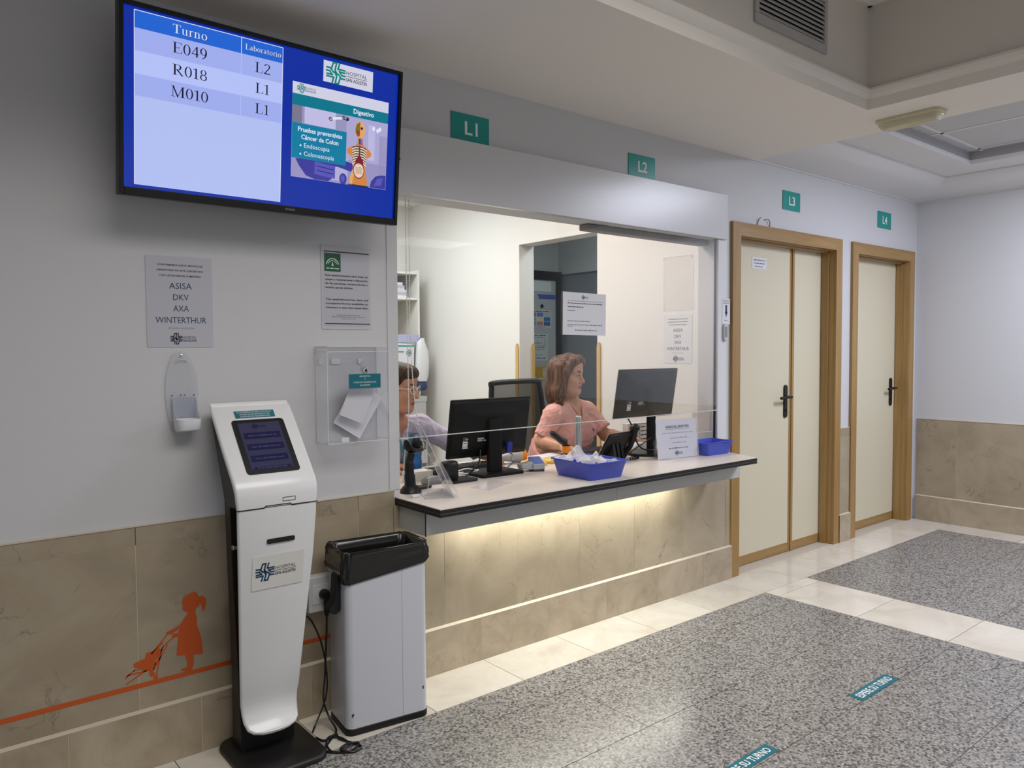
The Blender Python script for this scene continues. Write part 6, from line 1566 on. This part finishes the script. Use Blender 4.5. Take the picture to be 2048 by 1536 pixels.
def woman_pink():
    t = empty('person', (3.25, .72, 0), 'woman with shoulder-length brown hair in pink scrubs, typing at the desk', 'person', 'reception staff')
    H = Head((3.214, .656, 1.236), .38, .03)
    neck = np.array((3.258, .69, 1.075)); shR = np.array((3.098, .648, .998)); shL = np.array((3.432, .712, .998))
    elR = np.array((3.035, .690, .838)); wrR = np.array((2.998, .498, .838)); elL = np.array((3.505, .615, .852)); wrL = np.array((3.530, .475, .852))
    pel = np.array((3.225, .84, .635)); chest = np.array((3.262, .705, .945)); waist = np.array((3.24, .775, .74))
    fw = np.array((.20, -.98, 0)); side = np.array((.98, .20, 0)); RT = np.stack([side, -fw, (0, 0, 1)], 1)
    def torso(F, g, k=.03):
        F.cone(pel, waist, .150 + g, .150 + g, .06); F.ell(waist + fw * .03 + np.array((0, 0, .06)), (.175 + g, .135 + g, .13 + g), RT, .06)
        F.ell(chest + np.array((0, 0, -.02)), (.150 + g, .098 + g, .135 + g), RT, k); F.ell(waist, (.165 + g, .130 + g, .15 + g), RT, .05)
        for s_ in (-1, 1): F.ell(chest + side * s_ * .072 + fw * .068 + np.array((0, 0, -.070)), (.068 + g, .058 + g, .068 + g), RT, .06)
        F.cone(chest + np.array((0, 0, .075)) - side * .085, chest + np.array((0, 0, .075)) + side * .085, .050 + g, .050 + g, .04)
    F = Field(); H.skin(F, 1.06); torso(F, 0)
    F.cone(H.p(0, .022, -.055), neck, .049, .054, .025); F.cone(neck, chest + np.array((0, 0, .06)), .058, .085, .04)
    for sh, el, wr in ((shR, elR, wrR), (shL, elL, wrL)):
        F.cone(neck + (sh - neck) * .3 + np.array((0, 0, -.015)), sh, .042, .047, .03)
        F.cone(sh, el, .046, .038, .025); F.cone(el, el + (wr - el) * .35, .038, .037, .015); F.cone(el + (wr - el) * .35, wr, .037, .025, .015)
    hand(F, wrR, (.42, -.62, -.16), (.05, -.1, 1), -1, .30, .95); hand(F, wrL, (.62, -.50, -.20), (.1, -.1, 1), 1, .38, .95)
    grow(F, .0032, 'body', [SK1, LIP1], t, lambda c: H.lips(c))
    H.eyes(t, IRIS, LASH, BROW)
    # pink tunic with V neck and short sleeves
    C = Field(); torso(C, .012, .035)
    C.cone(neck + np.array((0, .01, -.055)), chest, .075, .10, .04)
    for sh, el, nn in ((shR, elR, -1), (shL, elL, 1)):
        C.cone(neck + (sh - neck) * .42 + np.array((0, .005, -.018)), sh, .050, .060, .035); C.cone(sh, sh + (el - sh) * .80, .061, .063, .03)
    C.cone(pel + np.array((0, 0, -.03)), pel, .145, .14, .05)
    # sleeve openings
    for sh, el in ((shR, elR), (shL, elL)):
        u = (el - sh) / np.linalg.norm(el - sh); q = sh + (el - sh) * .80
        C.cut(lambda X, Y, Z, q=q, u=u: np.maximum(-((X - q[0]) * u[0] + (Y - q[1]) * u[1] + (Z - q[2]) * u[2]), np.sqrt((X - q[0]) ** 2 + (Y - q[1]) ** 2 + (Z - q[2]) ** 2) - .125), q - .125, q + .125, .004)
    apex = chest + fw * .11 + np.array((0, 0, .018))
    def vneck(X, Y, Z):
        x = (X - apex[0]) * side[0] + (Y - apex[1]) * side[1]; y = (X - apex[0]) * fw[0] + (Y - apex[1]) * fw[1]; z = Z - apex[2]
        return np.maximum(np.maximum(np.abs(x) * .82 - z * .57, -(y + .135)), 0 * x - .2 + 0 * y)
    C.cut(vneck, apex - .16, apex + np.array((.16, .16, .22)), .004)
    C.cone(neck + np.array((0, .004, -.02)), neck + np.array((0, .004, .12)), .064, .085, .004, True)
    PINK = cloth_mat('scrub_pink', srgb(226, 170, 162)); tu = grow(C, .0048, 'tunic', [PINK], t, fold=.0045, seed=3)
    mb = MB(); 
    for s_ in (-1, 1):
        a = Vector(apex + fw * .006); pts = [a, Vector(apex + side * s_ * .035 - fw * .022 + np.array((0, 0, .060))), Vector(apex + side * s_ * .070 - fw * .062 + np.array((0, 0, .115)))]
        mb.tube(spline(pts, 6), .0045, PINK, 8)
    mb.build('neckline', t)
    mb = MB(); b = chest + fw * .135 + side * .075 + np.array((0, 0, -.055)); cB = Vector(b); RY = Matrix((side, (0, 0, 1), -fw)).transposed()
    mb.lathe([(.016, -.002), (.017, .0), (.017, .004), (.012, .006)], cB, mat('badge_purple', (.09, .02, .30), .35), 22, R=Matrix((side, (0, 0, 1), fw)).transposed()); mb.tube([cB + Vector((0, 0, -.016)), cB + Vector((.003, -.002, -.045))], .0016, BLACK, 6); mb.build('badge_reel', t, label='round purple badge reel')
    # hair: shoulder-length bob with side parting
    Hh = Field(); p, R = H.p, H.R
    Hh.ell(p(0, .022, .039), (.087, .101, .087), R, .01)
    Hh.ell(p(0, .060, -.03), (.086, .070, .12), R, .04); Hh.ell(p(0, .078, -.105), (.088, .055, .095), R, .04)
    for x in (-1, 1):
        Hh.cone(p(x * .078, .0, .05), p(x * .088, .012, -.11), .030, .036, .03); Hh.cone(p(x * .088, .012, -.10), p(x * .080, .004, -.172), .036, .022, .03)
        Hh.cone(p(x * .055, -.068, .085), p(x * .080, -.034, .02), .019, .018, .02); Hh.cone(p(x * .080, -.034, .02), p(x * .086, -.012, -.10), .017, .020, .02)
    Hh.cone(p(0, -.010, .112), p(0, -.062, .098), .022, .022, .03); Hh.cone(p(-.03, -.020, .108), p(-.03, -.060, .094), .020, .020, .03); Hh.cone(p(.035, -.020, .104), p(.035, -.058, .090), .020, .020, .03)
    Hh.cone(p(-.045, -.070, .086), p(.0, -.074, .092), .020, .021, .03); Hh.cone(p(.0, -.074, .092), p(.052, -.068, .078), .021, .018, .03)
    Hh.cut(lambda X, Y, Z: H_face(H, X, Y, Z, .058, .10), H.o - .2, H.o + .2, .010)
    Hh.cone(H.p(0, .02, -.06), neck + np.array((0, 0, -.02)), .054, .058, .006, True)
    grow(Hh, .0042, 'hair', [hair_mat('hair_brown', srgb(46, 29, 19), srgb(122, 84, 56))], t)
    legs(t, (3.225, .83, .565), (.1, -1), mat('trouser_pink', srgb(206, 136, 128), .8), mat('shoe_white', (.6, .6, .6), .5))
def H_face(H, X, Y, Z, hw, top):
    o, R = H.o, H.R
    x = (X - o[0]) * R[0, 0] + (Y - o[1]) * R[1, 0] + (Z - o[2]) * R[2, 0]; y = (X - o[0]) * R[0, 1] + (Y - o[1]) * R[1, 1] + (Z - o[2]) * R[2, 1]; z = (X - o[0]) * R[0, 2] + (Y - o[1]) * R[1, 2] + (Z - o[2]) * R[2, 2]
    a = np.sqrt((x / hw) ** 2 + ((z + .055) / (top + .03)) ** 2) - 1
    return np.maximum(a * hw, y + .030)
woman_pink()

def woman_lavender():
    t = empty('person', (1.97, .68, 0), 'woman with glasses and tied dark hair in lavender shirt, half hidden by the wall', 'person', 'reception staff')
    H = Head((1.982, .585, 1.203), .60, .06)
    neck = np.array((1.985, .640, 1.045)); shL = np.array((2.120, .590, 1.005)); shR = np.array((1.815, .700, .985))
    elL = np.array((2.225, .480, .925)); wrL = np.array((2.385, .425, .850)); elR = np.array((1.790, .640, .850)); wrR = np.array((1.905, .552, .832))
    pel = np.array((1.90, .82, .605)); chest = np.array((1.968, .675, .915)); waist = np.array((1.93, .745, .73))
    fw = np.array((.33, -.944, 0)); side = np.array((.944, .33, 0)); RT = np.stack([side, -fw, (0, 0, 1)], 1)
    def torso(F, g, k=.03):
        F.cone(pel, waist, .115 + g, .100 + g, k); F.ell(chest, (.140 + g, .090 + g, .130 + g), RT, k); F.ell(waist, (.122 + g, .098 + g, .14 + g), RT, .05)
        for s_ in (-1, 1): F.ell(chest + side * s_ * .066 + fw * .062 + np.array((0, 0, -.04)), (.055 + g, .048 + g, .055 + g), RT, .04)
        F.cone(chest + np.array((0, 0, .070)) - side * .08, chest + np.array((0, 0, .070)) + side * .08, .045 + g, .045 + g, .04)
    F = Field(); H.skin(F); torso(F, 0)
    F.cone(H.p(0, .022, -.055), neck, .047, .051, .025); F.cone(neck, chest + np.array((0, 0, .06)), .055, .08, .04)
    for sh, el, wr in ((shR, elR, wrR), (shL, elL, wrL)):
        F.cone(neck + (sh - neck) * .3 + np.array((0, 0, -.015)), sh, .040, .043, .03); F.cone(sh, el, .042, .035, .025); F.cone(el, wr, .035, .024, .02)
    hand(F, wrR, (.72, -.55, -.15), (.25, -.15, 1), -1, .55, .93); hand(F, wrL, (.80, -.10, -.22), (.1, 0, 1), 1, .40, .93)
    grow(F, .0032, 'body', [SK2, LIP2], t, lambda c: H.lips(c))
    H.eyes(t, IRIS, LASH, BROW)
    C = Field(); torso(C, .012, .035); C.cone(neck + np.array((0, .01, -.045)), chest, .072, .095, .04)
    for sh, el, wr in ((shR, elR, wrR), (shL, elL, wrL)):
        C.cone(neck + (sh - neck) * .4 + np.array((0, .005, -.014)), sh, .048, .055, .035); C.cone(sh, el, .055, .049, .025); C.cone(el, el + (wr - el) * .90, .049, .036, .02)
        u = (wr - el) / np.linalg.norm(wr - el); q = el + (wr - el) * .90
        C.cut(lambda X, Y, Z, q=q, u=u: np.maximum(-((X - q[0]) * u[0] + (Y - q[1]) * u[1] + (Z - q[2]) * u[2]), np.sqrt((X - q[0]) ** 2 + (Y - q[1]) ** 2 + (Z - q[2]) ** 2) - .07), q - .07, q + .07, .003)
    C.cone(pel + np.array((0, 0, -.03)), pel, .14, .135, .05)
    apex = chest + fw * .10 + np.array((0, 0, .03))
    C.cut(lambda X, Y, Z: np.maximum(np.abs((X - apex[0]) * side[0] + (Y - apex[1]) * side[1]) * .9 - (Z - apex[2]) * .38, -((X - apex[0]) * fw[0] + (Y - apex[1]) * fw[1] + .125)), apex - .15, apex + np.array((.15, .15, .2)), .004)
    C.cone(neck + np.array((0, .004, -.015)), neck + np.array((0, .004, .12)), .060, .08, .004, True)
    LAV = cloth_mat('shirt_lavender', srgb(176, 168, 188)); grow(C, .0048, 'shirt', [LAV], t, fold=.0045, seed=8)
    mb = MB()
    for s_ in (-1, 1):   # collar wings
        a = neck + side * s_ * .058 + np.array((0, 0, .012)); P = [a - fw * .035, a + fw * .03, apex + side * s_ * .060 + fw * .012 + np.array((0, 0, .055)), apex + side * s_ * .085 - fw * .01 + np.array((0, 0, .085))]
        mb.prism([Vector(q) for q in P], Vector(fw * .004 + side * s_ * .003), LAV)
    mb.build('collar', t, bevel=.001)
    mb = MB(); LY = mat('lanyard_teal', srgb(20, 140, 120), .6)
    for s_ in (-1, 1):
        pts = [neck + side * s_ * .062 - fw * .01 + np.array((0, 0, .01)), neck + side * s_ * .058 + fw * .052 + np.array((0, 0, -.03)), chest + fw * .125 + side * s_ * .040 + np.array((0, 0, .02)), chest + fw * .130 + side * s_ * .02 + np.array((0, 0, -.08)), waist + fw * .13 + side * s_ * .006 + np.array((0, 0, .06))]
        P = spline([Vector(q) for q in pts], 6); wd = Vector(side * .006)
        mb.loft([[q - wd, q + wd, q + wd + Vector(fw * .0015), q - wd + Vector(fw * .0015)] for q in P], LY)
    mb.build('lanyard', t, label='teal lanyard')
    # clear framed glasses
    GF = clear('spectacle_frame', tint=(.95, .9, .85), refl=1, body=.75, bodycol=(.86, .80, .74), rough=.1); mb = MB()
    for x in (-1, 1):
        mb.tube([Vector(H.p(x * .034 + .024 * math.cos(a), -.106 + .010 * abs(math.cos(a) * x + .0) ** 2 * (1 if math.cos(a) * x > 0 else .1), -.003 + .020 * math.sin(a))) for a in [2 * PI * k / 24 for k in range(25)]], .0020, GF, 6)
        mb.tube([Vector(H.p(x * .058, -.097, .004)), Vector(H.p(x * .078, -.05, .006)), Vector(H.p(x * .084, .012, .006)), Vector(H.p(x * .082, .03, -.012))], .0018, GF, 6)
    mb.tube([Vector(H.p(-.011, -.106, .002)), Vector(H.p(0, -.110, .006)), Vector(H.p(.011, -.106, .002))], .0018, GF, 6); mb.build('glasses', t, label='clear framed glasses')
    Hh = Field(); p, R = H.p, H.R
    Hh.ell(p(0, .026, .045), (.083, .101, .092), R, .01); Hh.ell(p(0, -.048, .078), (.064, .060, .046), R, .03); Hh.ell(p(0, .095, -.03), (.045, .045, .05), R, .03)
    for x in (-1, 1): Hh.cone(p(x * .068, -.030, .055), p(x * .076, .035, .0), .018, .022, .02)
    Hh.cut(lambda X, Y, Z: H_face(H, X, Y, Z, .064, .080), H.o - .2, H.o + .2, .010)
    for x in (-1, 1): Hh.ell(p(x * .080, .012, -.014), (.018, .024, .034), R, .006, True)
    grow(Hh, .0042, 'hair', [hair_mat('hair_dark', srgb(34, 24, 18), srgb(84, 58, 42))], t)
    legs(t, (1.90, .82, .565), (.25, -1), mat('trouser_grey', (.12, .12, .14), .8), mat('shoe_black', (.02, .02, .02), .5))
woman_lavender()
